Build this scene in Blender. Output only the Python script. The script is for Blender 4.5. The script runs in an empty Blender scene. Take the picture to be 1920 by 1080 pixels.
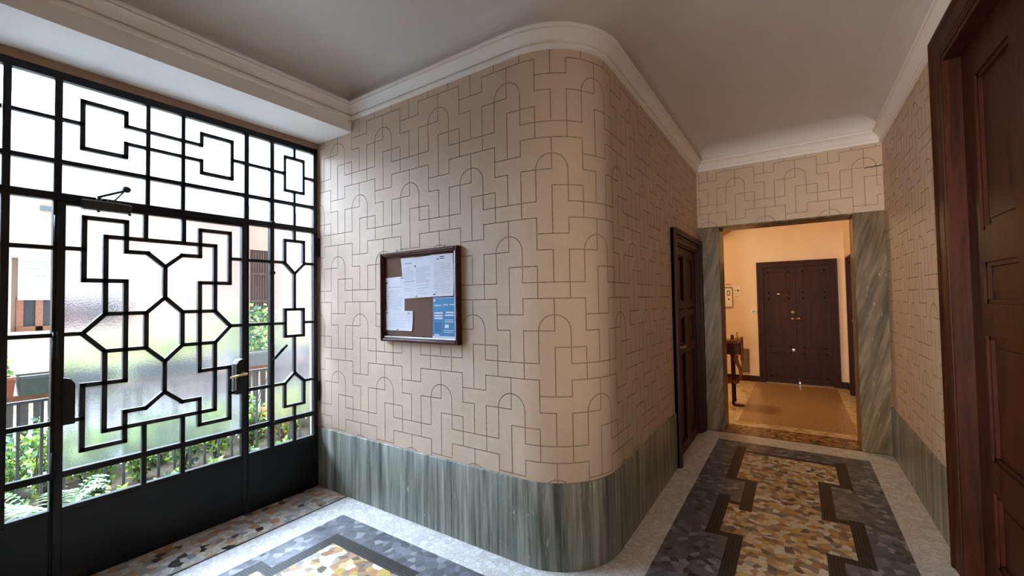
import bpy, math, random
from mathutils import Vector
random.seed(7)
PI = math.pi
SC = bpy.context.scene
COL = SC.collection

# ------------------------------------------------------------------ camera
CP = Vector((3.3196, -2.0812, 1.5)); YAW, PITCH, ROLL, FPX = .5861, .0287, -.0165, 799.79
fwd = Vector((-math.sin(YAW)*math.cos(PITCH), math.cos(YAW)*math.cos(PITCH), math.sin(PITCH)))
rgt = Vector((math.cos(YAW), math.sin(YAW), 0)); upv = rgt.cross(fwd)
Rr = math.cos(ROLL)*rgt + math.sin(ROLL)*upv; Uu = -math.sin(ROLL)*rgt + math.cos(ROLL)*upv
cam = bpy.data.cameras.new('camera'); co = bpy.data.objects.new('camera', cam); COL.objects.link(co)
cam.sensor_width = 36; cam.lens = 36*FPX/1920; cam.clip_start = .02; cam.clip_end = 200
from mathutils import Matrix
m = Matrix.Identity(4)
for i in range(3):
    m[i][0] = Rr[i]; m[i][1] = Uu[i]; m[i][2] = -fwd[i]; m[i][3] = CP[i]
co.matrix_world = m
SC.camera = co

# ------------------------------------------------------------------ light, exposure
SC.view_settings.view_transform = 'Standard'; SC.view_settings.look = 'None'
SC.view_settings.gamma = 1; SC.view_settings.use_curve_mapping = False
SC.view_settings.exposure = 0.38
cy = SC.cycles
cy.max_bounces = 14; cy.diffuse_bounces = 8; cy.glossy_bounces = 4; cy.transmission_bounces = 8; cy.transparent_max_bounces = 12
cy.caustics_refractive = True; cy.caustics_reflective = False; cy.sample_clamp_indirect = 40; cy.use_denoising = True; cy.blur_glossy = 1.0
W = bpy.data.worlds.new('sky'); SC.world = W; W.use_nodes = True
wn = W.node_tree.nodes; wl = W.node_tree.links; wn.clear()
# hazy sky: dim and bluish overhead, glaring on the courtyard side where the sun sits behind thin cloud
wo = wn.new('ShaderNodeOutputWorld'); bg = wn.new('ShaderNodeBackground'); tc = wn.new('ShaderNodeTexCoord')
dt = wn.new('ShaderNodeVectorMath'); dt.operation = 'DOT_PRODUCT'; dt.inputs[1].default_value = Vector((-.58, -.27, .77)).normalized()
mr = wn.new('ShaderNodeMapRange'); mr.inputs['From Min'].default_value = .30; mr.inputs['From Max'].default_value = 1.0
pw_ = wn.new('ShaderNodeMath'); pw_.operation = 'POWER'; pw_.inputs[1].default_value = 1.5
SKY_BASE, SKY_GLARE = 1.1, 38.0
ma = wn.new('ShaderNodeMath'); ma.operation = 'MULTIPLY_ADD'; ma.inputs[1].default_value = SKY_GLARE; ma.inputs[2].default_value = SKY_BASE
wl.new(tc.outputs['Generated'], dt.inputs[0]); wl.new(dt.outputs['Value'], mr.inputs[0]); wl.new(mr.outputs[0], pw_.inputs[0]); wl.new(pw_.outputs[0], ma.inputs[0])
bg.inputs['Color'].default_value = (.63, .77, 1, 1); wl.new(ma.outputs[0], bg.inputs['Strength']); wl.new(bg.outputs[0], wo.inputs[0])

def add_light(name, typ, loc, energy, color, size=.1, rot=(0, 0, 0), **k):
    l = bpy.data.lights.new(name, typ); l.energy = energy; l.color = color
    if typ == 'POINT': l.shadow_soft_size = size
    if typ == 'AREA': l.size = size; l.shape = k.get('shape', 'SQUARE'); l.size_y = k.get('size_y', size)
    o = bpy.data.objects.new(name, l); COL.objects.link(o); o.location = loc; o.rotation_euler = rot
    return o

# ------------------------------------------------------------------ dimensions (metres)
XS = .4453     # beam face over the gate
XB, XW = 2.4014, 4.0418          # corridor sides
RAD = .41
YP, YP2 = 3.196, 3.55            # portal front / back
ZD, ZDR, ZC, ZS, ZL = .4783, .4498, 2.934, 2.844, 2.292
CEIL = 3.19
YB = -3.2                        # rear wall
PX1, PX2 = 2.622, 3.805
YF, XF = 6.58, 3.99              # far hall
XF0 = 1.0

# ------------------------------------------------------------------ mesh builder
class MB:
    def __init__(s): s.v = []; s.f = []; s.mi = []; s.sm = []
    def face(s, pts, mi=0, smooth=False):
        b = len(s.v); s.v += [tuple(p) for p in pts]; s.f.append(tuple(range(b, b+len(pts)))); s.mi.append(mi); s.sm.append(smooth)
    def grid(s, rows, mi=0, smooth=True, close=False):
        b = len(s.v); n = len(rows[0])
        for r in rows: s.v += [tuple(p) for p in r]
        for i in range(len(rows)-1):
            for j in range(n if close else n-1):
                k = (j+1) % n
                s.f.append((b+i*n+j, b+i*n+k, b+(i+1)*n+k, b+(i+1)*n+j)); s.mi.append(mi); s.sm.append(smooth)
        return b
    def box(s, a, c, mi=0, bev=0):
        x0, x1 = sorted((a[0], c[0])); y0, y1 = sorted((a[1], c[1])); z0, z1 = sorted((a[2], c[2]))
        if bev <= 0:
            b = len(s.v)
            s.v += [(x0,y0,z0),(x1,y0,z0),(x1,y1,z0),(x0,y1,z0),(x0,y0,z1),(x1,y0,z1),(x1,y1,z1),(x0,y1,z1)]
            for f in ((0,3,2,1),(4,5,6,7),(0,1,5,4),(1,2,6,5),(2,3,7,6),(3,0,4,7)):
                s.f.append(tuple(b+i for i in f)); s.mi.append(mi); s.sm.append(False)
            return
        # chamfered box
        import itertools
        e = min(bev, (x1-x0)*.45, (y1-y0)*.45, (z1-z0)*.45)
        X = (x0, x1); Y = (y0, y1); Z = (z0, z1)
        idx = {}
        b = len(s.v)
        for i, j, k in itertools.product((0, 1), repeat=3):
            sx_, sy_, sz_ = (1 if i == 0 else -1), (1 if j == 0 else -1), (1 if k == 0 else -1)
            for ax in range(3):
                p = [X[i]+sx_*e, Y[j]+sy_*e, Z[k]+sz_*e]; p[ax] = (X, Y, Z)[ax][(i, j, k)[ax]]
                idx[(i, j, k, ax)] = len(s.v); s.v.append(tuple(p))
        def F(*ks): s.f.append(tuple(idx[q] for q in ks)); s.mi.append(mi); s.sm.append(False)
        for t in (0, 1):
            q = [(t,0,0,0),(t,1,0,0),(t,1,1,0),(t,0,1,0)]; F(*(q if t else q[::-1]))
            q = [(0,t,0,1),(1,t,0,1),(1,t,1,1),(0,t,1,1)]; F(*(q[::-1] if t else q))
            q = [(0,0,t,2),(1,0,t,2),(1,1,t,2),(0,1,t,2)]; F(*(q if t else q[::-1]))
        for i in (0, 1):
            for j in (0, 1):
                q = [(i,j,0,0),(i,j,0,1),(i,j,1,1),(i,j,1,0)]; F(*(q if (i+j) % 2 else q[::-1]))
                q = [(i,0,j,0),(i,0,j,2),(i,1,j,2),(i,1,j,0)]; F(*(q[::-1] if (i+j) % 2 else q))
                q = [(0,i,j,1),(0,i,j,2),(1,i,j,2),(1,i,j,1)]; F(*(q if (i+j) % 2 else q[::-1]))
        for i, j, k in itertools.product((0, 1), repeat=3):
            q = [(i,j,k,0),(i,j,k,1),(i,j,k,2)]; F(*(q if (i+j+k) % 2 else q[::-1]))
    def prism(s, poly, p0, ux, uy, un, depth, mi=0):
        """2D poly in frame (p0, ux, uy) extruded along un by depth"""
        p0 = Vector(p0); ux = Vector(ux); uy = Vector(uy); un = Vector(un)
        A = [p0+ux*a+uy*b_ for a, b_ in poly]; B = [p+un*depth for p in A]
        b = len(s.v); n = len(A); s.v += [tuple(p) for p in A+B]
        s.f.append(tuple(b+i for i in range(n))[::-1]); s.f.append(tuple(b+n+i for i in range(n)))
        for i in range(n): s.f.append((b+i, b+(i+1) % n, b+n+(i+1) % n, b+n+i))
        s.mi += [mi]*(n+2); s.sm += [False]*(n+2)
    def tube(s, pts, r, n=8, mi=0, cap=True):
        pts = [Vector(p) for p in pts]; rows = []
        for i, p in enumerate(pts):
            t = (pts[min(i+1, len(pts)-1)]-pts[max(i-1, 0)]).normalized()
            a = Vector((0, 0, 1)) if abs(t.z) < .9 else Vector((1, 0, 0))
            u = t.cross(a).normalized(); w = t.cross(u)
            rr = r[i] if isinstance(r, (list, tuple)) else r
            rows.append([p+u*(rr*math.cos(2*PI*k/n))+w*(rr*math.sin(2*PI*k/n)) for k in range(n)])
        b = s.grid(rows, mi, True, True)
        if cap:
            s.f.append(tuple(b+k for k in range(n))[::-1]); s.f.append(tuple(b+(len(rows)-1)*n+k for k in range(n)))
            s.mi += [mi, mi]; s.sm += [False, False]
    def lathe(s, prof, c, ax=(0, 0, 1), n=20, mi=0):
        """prof: (r, h) along axis ax from c"""
        ax = Vector(ax).normalized(); a = Vector((0, 0, 1)) if abs(ax.z) < .9 else Vector((1, 0, 0))
        u = ax.cross(a).normalized(); w = ax.cross(u); c = Vector(c)
        rows = [[c+ax*h+u*(max(r, 1e-4)*math.cos(2*PI*k/n))+w*(max(r, 1e-4)*math.sin(2*PI*k/n)) for k in range(n)] for r, h in prof]
        s.grid(rows, mi, True, True)
    def build(s, name, mats, parent=None, loc=None, smooth=None, fix=True):
        me = bpy.data.meshes.new(name)
        off = Vector(loc) if loc else Vector((0, 0, 0))
        me.from_pydata([tuple(Vector(v)-off) for v in s.v], [], s.f)
        mats = mats if isinstance(mats, (list, tuple)) else [mats]
        for mt in mats: me.materials.append(mt)
        me.polygons.foreach_set('material_index', s.mi)
        me.polygons.foreach_set('use_smooth', s.sm)
        me.update()
        if fix:
            import bmesh
            bm = bmesh.new(); bm.from_mesh(me); bmesh.ops.recalc_face_normals(bm, faces=bm.faces[:]); bm.to_mesh(me); bm.free()
        o = bpy.data.objects.new(name, me); COL.objects.link(o)
        if parent:
            pw = Vector((0, 0, 0)); q = parent
            while q: pw += q.location; q = q.parent
            o.parent = parent; o.location = off - pw
        else: o.location = off
        return o

def tag(o, label, cat=None, group=None, kind=None):
    if label: o['label'] = label
    if cat: o['category'] = cat
    if group: o['group'] = group
    if kind: o['kind'] = kind
    return o
def empty(name, loc, label, cat, group=None, kind=None):
    o = bpy.data.objects.new(name, None); COL.objects.link(o); o.location = loc; o.empty_display_size = .1
    return tag(o, label, cat, group, kind)

# ------------------------------------------------------------------ materials
def lin(*c):
    return tuple(((x/255)/12.92 if x/255 <= .04045 else ((x/255+.055)/1.055)**2.4) for x in c)+(1,)
class NT:
    def __init__(s, name):
        s.m = bpy.data.materials.new(name); s.m.use_nodes = True; s.t = s.m.node_tree; s.n = s.t.nodes; s.l = s.t.links
        s.n.clear(); s.out = s.n.new('ShaderNodeOutputMaterial')
        s.p = s.n.new('ShaderNodeBsdfPrincipled'); s.l.new(s.p.outputs[0], s.out.inputs[0])
    def new(s, t, **k):
        n = s.n.new('ShaderNode'+t)
        for a, b in k.items(): setattr(n, a, b)
        return n
    def pos(s, scale=(1, 1, 1), rot=(0, 0, 0), obj=False):
        mp = s.new('Mapping'); mp.inputs['Scale'].default_value = scale; mp.inputs['Rotation'].default_value = rot
        if obj: s.l.new(s.new('TexCoord').outputs['Object'], mp.inputs[0])
        else: s.l.new(s.new('NewGeometry').outputs['Position'], mp.inputs[0])
        return mp.outputs[0]
    def noise(s, vec, scale=5, detail=4, rough=.5, dist=0):
        n = s.new('TexNoise'); s.l.new(vec, n.inputs['Vector']); n.inputs['Scale'].default_value = scale
        n.inputs['Detail'].default_value = detail; n.inputs['Roughness'].default_value = rough; n.inputs['Distortion'].default_value = dist
        return n.outputs[0]
    def ramp(s, fac, stops, interp='LINEAR'):
        r = s.new('ValToRGB'); s.l.new(fac, r.inputs[0]); cr = r.color_ramp; cr.interpolation = interp
        while len(cr.elements) > 1: cr.elements.remove(cr.elements[-1])
        cr.elements[0].position = stops[0][0]; cr.elements[0].color = stops[0][1]
        for p, c in stops[1:]:
            e = cr.elements.new(p); e.color = c
        return r.outputs[0]
    def mix(s, fac, a, b, mode='MIX'):
        n = s.new('Mix', data_type='RGBA', blend_type=mode)
        if isinstance(fac, (int, float)): n.inputs[0].default_value = fac
        else: s.l.new(fac, n.inputs[0])
        for i, v in ((6, a), (7, b)):
            if isinstance(v, tuple): n.inputs[i].default_value = v
            else: s.l.new(v, n.inputs[i])
        return n.outputs[2]
    def math(s, op, a, b=0.):
        n = s.new('Math', operation=op)
        for i, v in ((0, a), (1, b)):
            if isinstance(v, (int, float)): n.inputs[i].default_value = v
            else: s.l.new(v, n.inputs[i])
        return n.outputs[0]
    def bump(s, h, strength=.2, dist=.01):
        b = s.new('Bump'); b.inputs['Strength'].default_value = strength; b.inputs['Distance'].default_value = dist
        s.l.new(h, b.inputs['Height']); s.l.new(b.outputs[0], s.p.inputs['Normal']); return b
    def set(s, col=None, rough=None, metal=None, spec=None, **k):
        if col is not None:
            if isinstance(col, tuple): s.p.inputs['Base Color'].default_value = col
            else: s.l.new(col, s.p.inputs['Base Color'])
        if rough is not None:
            if isinstance(rough, (int, float)): s.p.inputs['Roughness'].default_value = rough
            else: s.l.new(rough, s.p.inputs['Roughness'])
        if metal is not None: s.p.inputs['Metallic'].default_value = metal
        if spec is not None: s.p.inputs['Specular IOR Level'].default_value = spec
        return s.m
M = {}
def plain(name, col, rough=.5, metal=0, var=.12, nscale=30, bump=0, spec=None):
    t = NT(name); v = t.noise(t.pos(), nscale, 4)
    dark = tuple(c*(1-var) for c in col[:3])+(1,); lite = tuple(min(1, c*(1+var)) for c in col[:3])+(1,)
    t.set(t.ramp(v, [(.3, dark), (.7, lite)]), rough, metal, spec)
    if bump: t.bump(v, bump, .004)
    M[name] = t.m; return t.m
def plaster(name, a, b, rough=.75):
    t = NT(name); v = t.noise(t.pos(), 3.5, 6, .6); w = t.noise(t.pos(), 90, 2)
    c = t.mix(.25, t.ramp(v, [(.3, a), (.7, b)]), t.ramp(w, [(.4, a), (.6, b)]))
    t.set(c, rough); t.bump(w, .12, .003); M[name] = t.m; return t.m
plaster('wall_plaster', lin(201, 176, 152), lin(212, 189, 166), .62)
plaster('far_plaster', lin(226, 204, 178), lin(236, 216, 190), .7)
plaster('shaded_stair_plaster', lin(168, 124, 70), lin(184, 140, 84), .8)  # darker than the far walls: the underside's shade is put into the colour
plaster('ceiling_paint', lin(212, 206, 203), lin(220, 214, 211), .8)
plaster('cornice_paint', lin(236, 230, 225), lin(243, 238, 233), .6)
plaster('jamb_plaster', lin(142, 112, 90), lin(164, 134, 110), .8)
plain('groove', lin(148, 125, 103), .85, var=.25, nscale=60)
plain('groove_base', lin(196, 166, 136), .7)
def marble(name, sc, rot, cols, rough=.32, fine=3.2):
    t = NT(name)
    base = t.pos((1, 1, 1), rot)
    def scl(f):
        mp = t.new('Mapping'); mp.inputs['Scale'].default_value = tuple(q*f for q in sc); t.l.new(base, mp.inputs[0]); return mp.outputs[0]
    v = t.noise(scl(1), 1, 7, .66, .35); v2 = t.noise(scl(fine), 1, 4, .6, .2); v3 = t.noise(scl(.45), 1, 3, .5, .2)
    f = t.math('ADD', t.math('MULTIPLY', v, .55), t.math('ADD', t.math('MULTIPLY', v2, .2), t.math('MULTIPLY', v3, .3)))
    c = t.ramp(f, cols)
    sp = t.noise(t.pos((40, 40, 8)), 1, 3, .7)
    c = t.mix(t.ramp(sp, [(.66, (0, 0, 0, 1)), (.74, (1, 1, 1, 1))]), c, lin(176, 186, 176))
    t.set(c, rough, spec=.3); t.bump(v2, .05, .002); M[name] = t.m
marble('dado_marble', (22, 22, 1.0), (0, 0, 0), [(.39, lin(48, 51, 45)), (.455, lin(88, 91, 82)), (.51, lin(116, 119, 108)), (.57, lin(138, 140, 127)), (.65, lin(174, 174, 162))])
marble('portal_marble', (16, 16, 1.5), (0, -.27, 0), [(.38, lin(46, 36, 22)), (.455, lin(84, 69, 46)), (.52, lin(111, 93, 67)), (.58, lin(135, 116, 87)), (.66, lin(172, 153, 120))], .35, 2.6)
def wood(name, a, b, rough=.42, sc=(14, 14, 1.1)):
    t = NT(name); v = t.noise(t.pos(sc, obj=False), 1.3, 6, .6, 1.2); w = t.noise(t.pos(tuple(q*6 for q in sc)), 1.5, 3, .5)
    f = t.math('ADD', t.math('MULTIPLY', v, .75), t.math('MULTIPLY', w, .25))
    t.set(t.ramp(f, [(.3, a), (.5, tuple((p+q)/2 for p, q in zip(a, b))), (.7, b)]), rough); t.bump(w, .08, .002); t.p.inputs['Specular IOR Level'].default_value = .16; M[name] = t.m
wood('dark_walnut', lin(25, 11, 8), lin(76, 35, 21), .45)
wood('board_wood', lin(54, 26, 18), lin(96, 52, 38), .3, (10, 10, 10))
wood('stair_wood', lin(84, 46, 24), lin(130, 76, 40), .4)
wood('red_oak', lin(120, 70, 50), lin(160, 100, 74), .5)
plain('iron_paint', lin(15, 17, 21), .42, 0, .25, 7, .12, .3)
plain('iron_bar', lin(14, 15, 16), .5, 0, .2, 20)
plain('brass', lin(226, 194, 132), .4, 1)
plain('steel', lin(190, 190, 186), .3, 1)
plain('black_plastic', lin(22, 22, 24), .5)
plain('dark_steel', lin(60, 62, 64), .35, .6)
plain('cork', lin(112, 82, 66), .9, 0, .35, 160, .3)
plain('paper', lin(226, 226, 236), .8, 0, .03)
plain('ink', lin(150, 152, 164), .8)
plain('ink_dark', lin(70, 72, 84), .8)
plain('poster_blue', lin(54, 132, 182), .55, 0, .1, 9)
plain('poster_deep', lin(42, 104, 156), .55)
plain('white_plastic', lin(232, 226, 214), .4)
plain('green_label', lin(70, 96, 78), .5)
plain('red_label', lin(180, 88, 60), .5)
plain('grey_panel', lin(112, 94, 62), .5)
plain('glass_green', lin(158, 140, 50), .25)
plain('shutter_white', lin(206, 202, 206), .6)
plain('frame_red_wood', lin(156, 104, 82), .6)
plain('facade_cream', lin(214, 192, 170), .9, 0, .05, 2)
plain('facade_pink', lin(198, 160, 142), .9, 0, .08, 2)
plain('facade_white', lin(224, 218, 208), .9)
plain('window_dark', lin(64, 76, 84), .15)
plain('dark_shutter', lin(92, 66, 60), .6)
plain('rail_iron', lin(50, 48, 50), .6)
plain('terracotta', lin(150, 84, 66), .85)
plain('dark_planter', lin(74, 84, 86), .7)
plain('grey_planter', lin(120, 128, 134), .7)
plain('grey_wood', lin(92, 86, 86), .8)
plain('curb_stone', lin(198, 198, 194), .9)
plain('soil', lin(70, 58, 44), 1, 0, .4, 25, .5)
plain('bark', lin(96, 80, 66), .9)
def leafm(name, a, b):
    t = NT(name); v = t.noise(t.pos(), 14, 2)
    t.set(t.ramp(v, [(.35, a), (.65, b)]), .5)
    tr = t.new('BsdfTranslucent'); t.l.new(t.ramp(v, [(.35, a), (.65, b)]), tr.inputs[0]); ms = t.new('MixShader'); ms.inputs[0].default_value = .4
    t.l.new(t.p.outputs[0], ms.inputs[1]); t.l.new(tr.outputs[0], ms.inputs[2]); t.l.new(ms.outputs[0], t.out.inputs[0]); M[name] = t.m
leafm('leaf_bright', lin(150, 176, 66), lin(190, 204, 98)); leafm('leaf_mid', lin(84, 122, 58), lin(128, 160, 82))
leafm('leaf_dark', lin(48, 80, 56), lin(84, 118, 84)); leafm('leaf_autumn', lin(176, 92, 48), lin(208, 160, 76)); leafm('leaf_fern', lin(96, 150, 96), lin(150, 190, 130))
def pallad(name, scale, cols, grout, rough=.28, gw=.02, sc=(1, 1, 1)):
    t = NT(name); vec = t.pos(sc)
    wob = t.new('TexNoise'); t.l.new(vec, wob.inputs['Vector']); wob.inputs['Scale'].default_value = 9; wob.inputs['Detail'].default_value = 1
    va = t.new('VectorMath', operation='SCALE'); t.l.new(wob.outputs['Color'], va.inputs[0]); va.inputs['Scale'].default_value = .035
    vb = t.new('VectorMath', operation='ADD'); t.l.new(vec, vb.inputs[0]); t.l.new(va.outputs[0], vb.inputs[1])
    v1 = t.new('TexVoronoi', voronoi_dimensions='2D'); v2 = t.new('TexVoronoi', voronoi_dimensions='2D', feature='DISTANCE_TO_EDGE')
    for v in (v1, v2):
        t.l.new(vb.outputs[0], v.inputs['Vector']); v.inputs['Scale'].default_value = scale; v.inputs['Randomness'].default_value = 1
    sp = t.new('SeparateColor'); t.l.new(v1.outputs['Color'], sp.inputs[0])
    n = len(cols); c = t.ramp(sp.outputs[0], [(i/n, q) for i, q in enumerate(cols)], 'CONSTANT')
    vein = t.noise(t.pos(), 45, 4, .6)
    c = t.mix(.5, c, t.ramp(vein, [(.3, (.62, .62, .62, 1)), (.65, (1, 1, 1, 1))]), 'MULTIPLY')
    g = t.math('LESS_THAN', v2.outputs['Distance'], gw)
    t.set(t.mix(g, c, grout), rough); t.bump(t.ramp(v2.outputs['Distance'], [(0, (0, 0, 0, 1)), (gw*1.5, (1, 1, 1, 1))]), .12, .002); M[name] = t.m
pallad('floor_white', 26, [lin(*c) for c in ((226,224,220),(232,230,226),(220,216,210),(236,234,232),(224,218,210),(212,208,204),(230,228,222))], lin(156, 150, 142), gw=.022)
pallad('floor_grey', 22, [lin(*c) for c in ((92,94,100),(104,106,114),(82,84,90),(114,116,124),(98,98,102),(74,74,80),(126,128,134),(150,150,154),(90,92,100),(102,104,108))], lin(110, 110, 112))
pallad('floor_mix', 25, [lin(*c) for c in ((216,194,142),(228,214,186),(196,158,90),(222,206,172),(168,146,116),(232,222,202),(206,172,84),(144,136,124),(226,208,160),(196,138,98),(96,84,72),(234,228,216),(212,178,104),(150,112,72),(222,206,172),(182,172,154),(122,104,86))], lin(150, 138, 118))
pallad('floor_gate', 24, [lin(*c) for c in ((206,202,196),(214,190,146),(226,222,216),(184,172,160),(206,148,104),(176,174,172),(226,220,208),(70,64,60),(204,192,166),(160,158,158),(216,208,196),(222,216,210),(190,184,178),(184,140,100),(210,206,202))], lin(140, 130, 116))
pallad('floor_threshold', 30, [lin(*c) for c in ((150,110,66),(180,140,84),(120,84,54),(196,160,104),(140,116,84),(90,66,48),(170,120,60))], lin(130, 108, 80), gw=.03)
pallad('floor_cream', 14, [lin(*c) for c in ((214,190,150),(222,202,166),(206,180,136),(226,210,180),(190,170,96),(216,196,160))], lin(170, 150, 118))
def terrazzo():
    t = NT('floor_terrazzo'); a = t.noise(t.pos(), 75, 2); b = t.noise(t.pos(), 2.2, 3)
    c = t.mix(t.ramp(a, [(.42, (0, 0, 0, 1)), (.5, (1, 1, 1, 1))]), lin(96, 72, 46), lin(190, 156, 108))
    c = t.mix(t.ramp(b, [(.35, (0, 0, 0, 1)), (.7, (.4, .4, .4, 1))]), c, lin(150, 120, 84)); t.set(c, .3); M['floor_terrazzo'] = t.m
terrazzo()
def tess():
    t = NT('floor_tesserae'); b = t.new('TexBrick'); t.l.new(t.pos(), b.inputs['Vector'])
    b.offset = 0; b.inputs['Scale'].default_value = 1; b.inputs['Brick Width'].default_value = .0165; b.inputs['Row Height'].default_value = .0165
    b.inputs['Mortar Size'].default_value = .0006; b.inputs['Mortar Smooth'].default_value = .1
    b.inputs['Color1'].default_value = lin(13, 13, 15); b.inputs['Color2'].default_value = lin(36, 34, 36); b.inputs['Mortar'].default_value = lin(112, 106, 98); b.inputs['Bias'].default_value = -.2
    t.set(b.outputs[0], .42, spec=.3); M['floor_tesserae'] = t.m
tess()
def clear_glass():
    t = NT('clear_glass'); t.n.remove(t.p); tr = t.new('BsdfTransparent'); tr.inputs[0].default_value = (.95, .97, .96, 1)
    gl = t.new('BsdfGlossy'); gl.inputs['Roughness'].default_value = .02; fr = t.new('Fresnel'); fr.inputs[0].default_value = 1.3
    ms = t.new('MixShader'); t.l.new(fr.outputs[0], ms.inputs[0]); t.l.new(tr.outputs[0], ms.inputs[1]); t.l.new(gl.outputs[0], ms.inputs[2]); t.l.new(ms.outputs[0], t.out.inputs[0]); M['clear_glass'] = t.m
clear_glass()
def frosted():
    t = NT('obscured_glass'); t.n.remove(t.p)
    rf = t.new('BsdfRefraction'); rf.inputs['Color'].default_value = (.96, .97, .97, 1); rf.inputs['Roughness'].default_value = .10; rf.inputs['IOR'].default_value = 1.16
    gl = t.new('BsdfGlossy'); gl.inputs['Roughness'].default_value = .25
    tl = t.new('BsdfTranslucent'); tl.inputs[0].default_value = (.9, .92, .92, 1)
    tp = t.new('BsdfTransparent'); tp.inputs[0].default_value = (.95, .96, .96, 1)
    nz = t.noise(t.pos(), 130, 2, .5); b = t.new('Bump'); b.inputs['Strength'].default_value = .5; b.inputs['Distance'].default_value = .004
    t.l.new(nz, b.inputs['Height'])
    for q in (rf, gl): t.l.new(b.outputs[0], q.inputs['Normal'])
    def mx(f, a, c):
        ms = t.new('MixShader'); ms.inputs[0].default_value = f; t.l.new(a, ms.inputs[1]); t.l.new(c, ms.inputs[2]); return ms.outputs[0]
    s1 = mx(.02, rf.outputs[0], tl.outputs[0]); s2 = mx(.12, s1, tp.outputs[0]); s3 = mx(.05, s2, gl.outputs[0])
    t.l.new(s3, t.out.inputs[0]); M['obscured_glass'] = t.m
frosted()
def upper_glass():
    t = NT('upper_glass'); t.n.remove(t.p); tp = t.new('BsdfTransparent'); tp.inputs[0].default_value = (.93, .95, .95, 1)
    tl = t.new('BsdfTranslucent'); tl.inputs[0].default_value = (.9, .93, .94, 1); ms = t.new('MixShader'); ms.inputs[0].default_value = .10
    t.l.new(tp.outputs[0], ms.inputs[1]); t.l.new(tl.outputs[0], ms.inputs[2]); t.l.new(ms.outputs[0], t.out.inputs[0]); M['upper_glass'] = t.m
upper_glass()
def emis(name, col, st):
    t = NT(name); t.n.remove(t.p); e = t.new('Emission'); e.inputs[0].default_value = col; e.inputs[1].default_value = st
    t.l.new(e.outputs[0], t.out.inputs[0]); M[name] = t.m
emis('lamp_globe', (1, .72, .4, 1), 14)

# ------------------------------------------------------------------ incised wall pattern
G, GZ, Z0 = .0922, .0919, 2.0585
def unit_lines():
    L = [((-1,0),(-1,2)), ((1,0),(1,2)), ((1,0),(5,0)), ((0,2),(0,4)), ((-2,2),(0,2)), ((-2,-1),(-2,2)),
         ((0,1),(2,1)), ((2,-1),(2,1)), ((0,-2),(0,1)), ((-2,4),(2,4)), ((-2,3),(-2,4)), ((-4,3),(-2,3)),
         ((2,2),(2,4)), ((2,2),(3,2)), ((3,0),(3,2))]
    for k in range(14):
        a, b = PI*k/14, PI*(k+1)/14
        L.append(((math.cos(a), 2+math.sin(a)), (math.cos(b), 2+math.sin(b))))
    return L
UL = unit_lines()
def pattern(s0, s1, z0, z1, sx0, zz0, hole=None):
    """line pieces (sa, za, sb, zb) inside the panel; sx0, zz0 place one arch's axis and foot"""
    out = []
    for row in range(-8, 9):
        zb = zz0+row*5*GZ
        if zb+4*GZ < z0 or zb-2*GZ > z1: continue
        xo = sx0+(3*G if row % 2 else 0)
        k0 = int((s0-xo)/(6*G))-2; k1 = int((s1-xo)/(6*G))+2
        for k in range(k0, k1+1):
            xc = xo+k*6*G
            for (a, b), (c, d_) in UL:
                p = [xc+a*G, zb+b*GZ]; q = [xc+c*G, zb+d_*GZ]
                # clip
                t0, t1 = 0., 1.
                ok = True
                for ax, lo, hi in ((0, s0, s1), (1, z0, z1)):
                    dd = q[ax]-p[ax]
                    if abs(dd) < 1e-9:
                        if p[ax] < lo+.002 or p[ax] > hi-.002: ok = False
                    else:
                        ta, tb = (lo-p[ax])/dd, (hi-p[ax])/dd
                        if ta > tb: ta, tb = tb, ta
                        t0, t1 = max(t0, ta), min(t1, tb)
                if not ok or t1-t0 < 1e-3: continue
                P = (p[0]+(q[0]-p[0])*t0, p[1]+(q[1]-p[1])*t0); Q = (p[0]+(q[0]-p[0])*t1, p[1]+(q[1]-p[1])*t1)
                if hole:
                    n = max(1, int(math.hypot(Q[0]-P[0], Q[1]-P[1])/.03))
                    for i in range(n):
                        A = (P[0]+(Q[0]-P[0])*i/n, P[1]+(Q[1]-P[1])*i/n); B = (P[0]+(Q[0]-P[0])*(i+1)/n, P[1]+(Q[1]-P[1])*(i+1)/n)
                        mx, mz = (A[0]+B[0])/2, (A[1]+B[1])/2
                        if hole[0] < mx < hole[1] and mz < hole[2]: continue
                        out.append((*A, *B))
                else: out.append((*P, *Q))
    return out
def draw_pattern(mb, lines, f, w=.0058, mi=1, off=.0007, cut=.025):
    """f(s) -> (point xy, normal xy)"""
    for sa, za, sb, zb in lines:
        L = math.hypot(sb-sa, zb-za)
        if L < 1e-5: continue
        n = max(1, int(abs(sb-sa)/cut)) if cut else 1
        ds, dz = (sb-sa)/L, (zb-za)/L; ps, pz = -dz*w/2, ds*w/2
        ext = w/2*.9
        a0, a1 = sa-ds*ext, za-dz*ext; b0, b1 = sb+ds*ext, zb+dz*ext
        prev = None
        rows = []
        for i in range(n+1):
            t = i/n; s_, z_ = a0+(b0-a0)*t, a1+(b1-a1)*t
            r = []
            for sg in (-1, 1):
                ss, zz = s_+sg*ps, z_+sg*pz; (x, y), (nx, ny) = f(ss)
                r.append((x+nx*off, y+ny*off, zz))
            rows.append(r)
        mb.grid(rows, mi, False)

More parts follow.
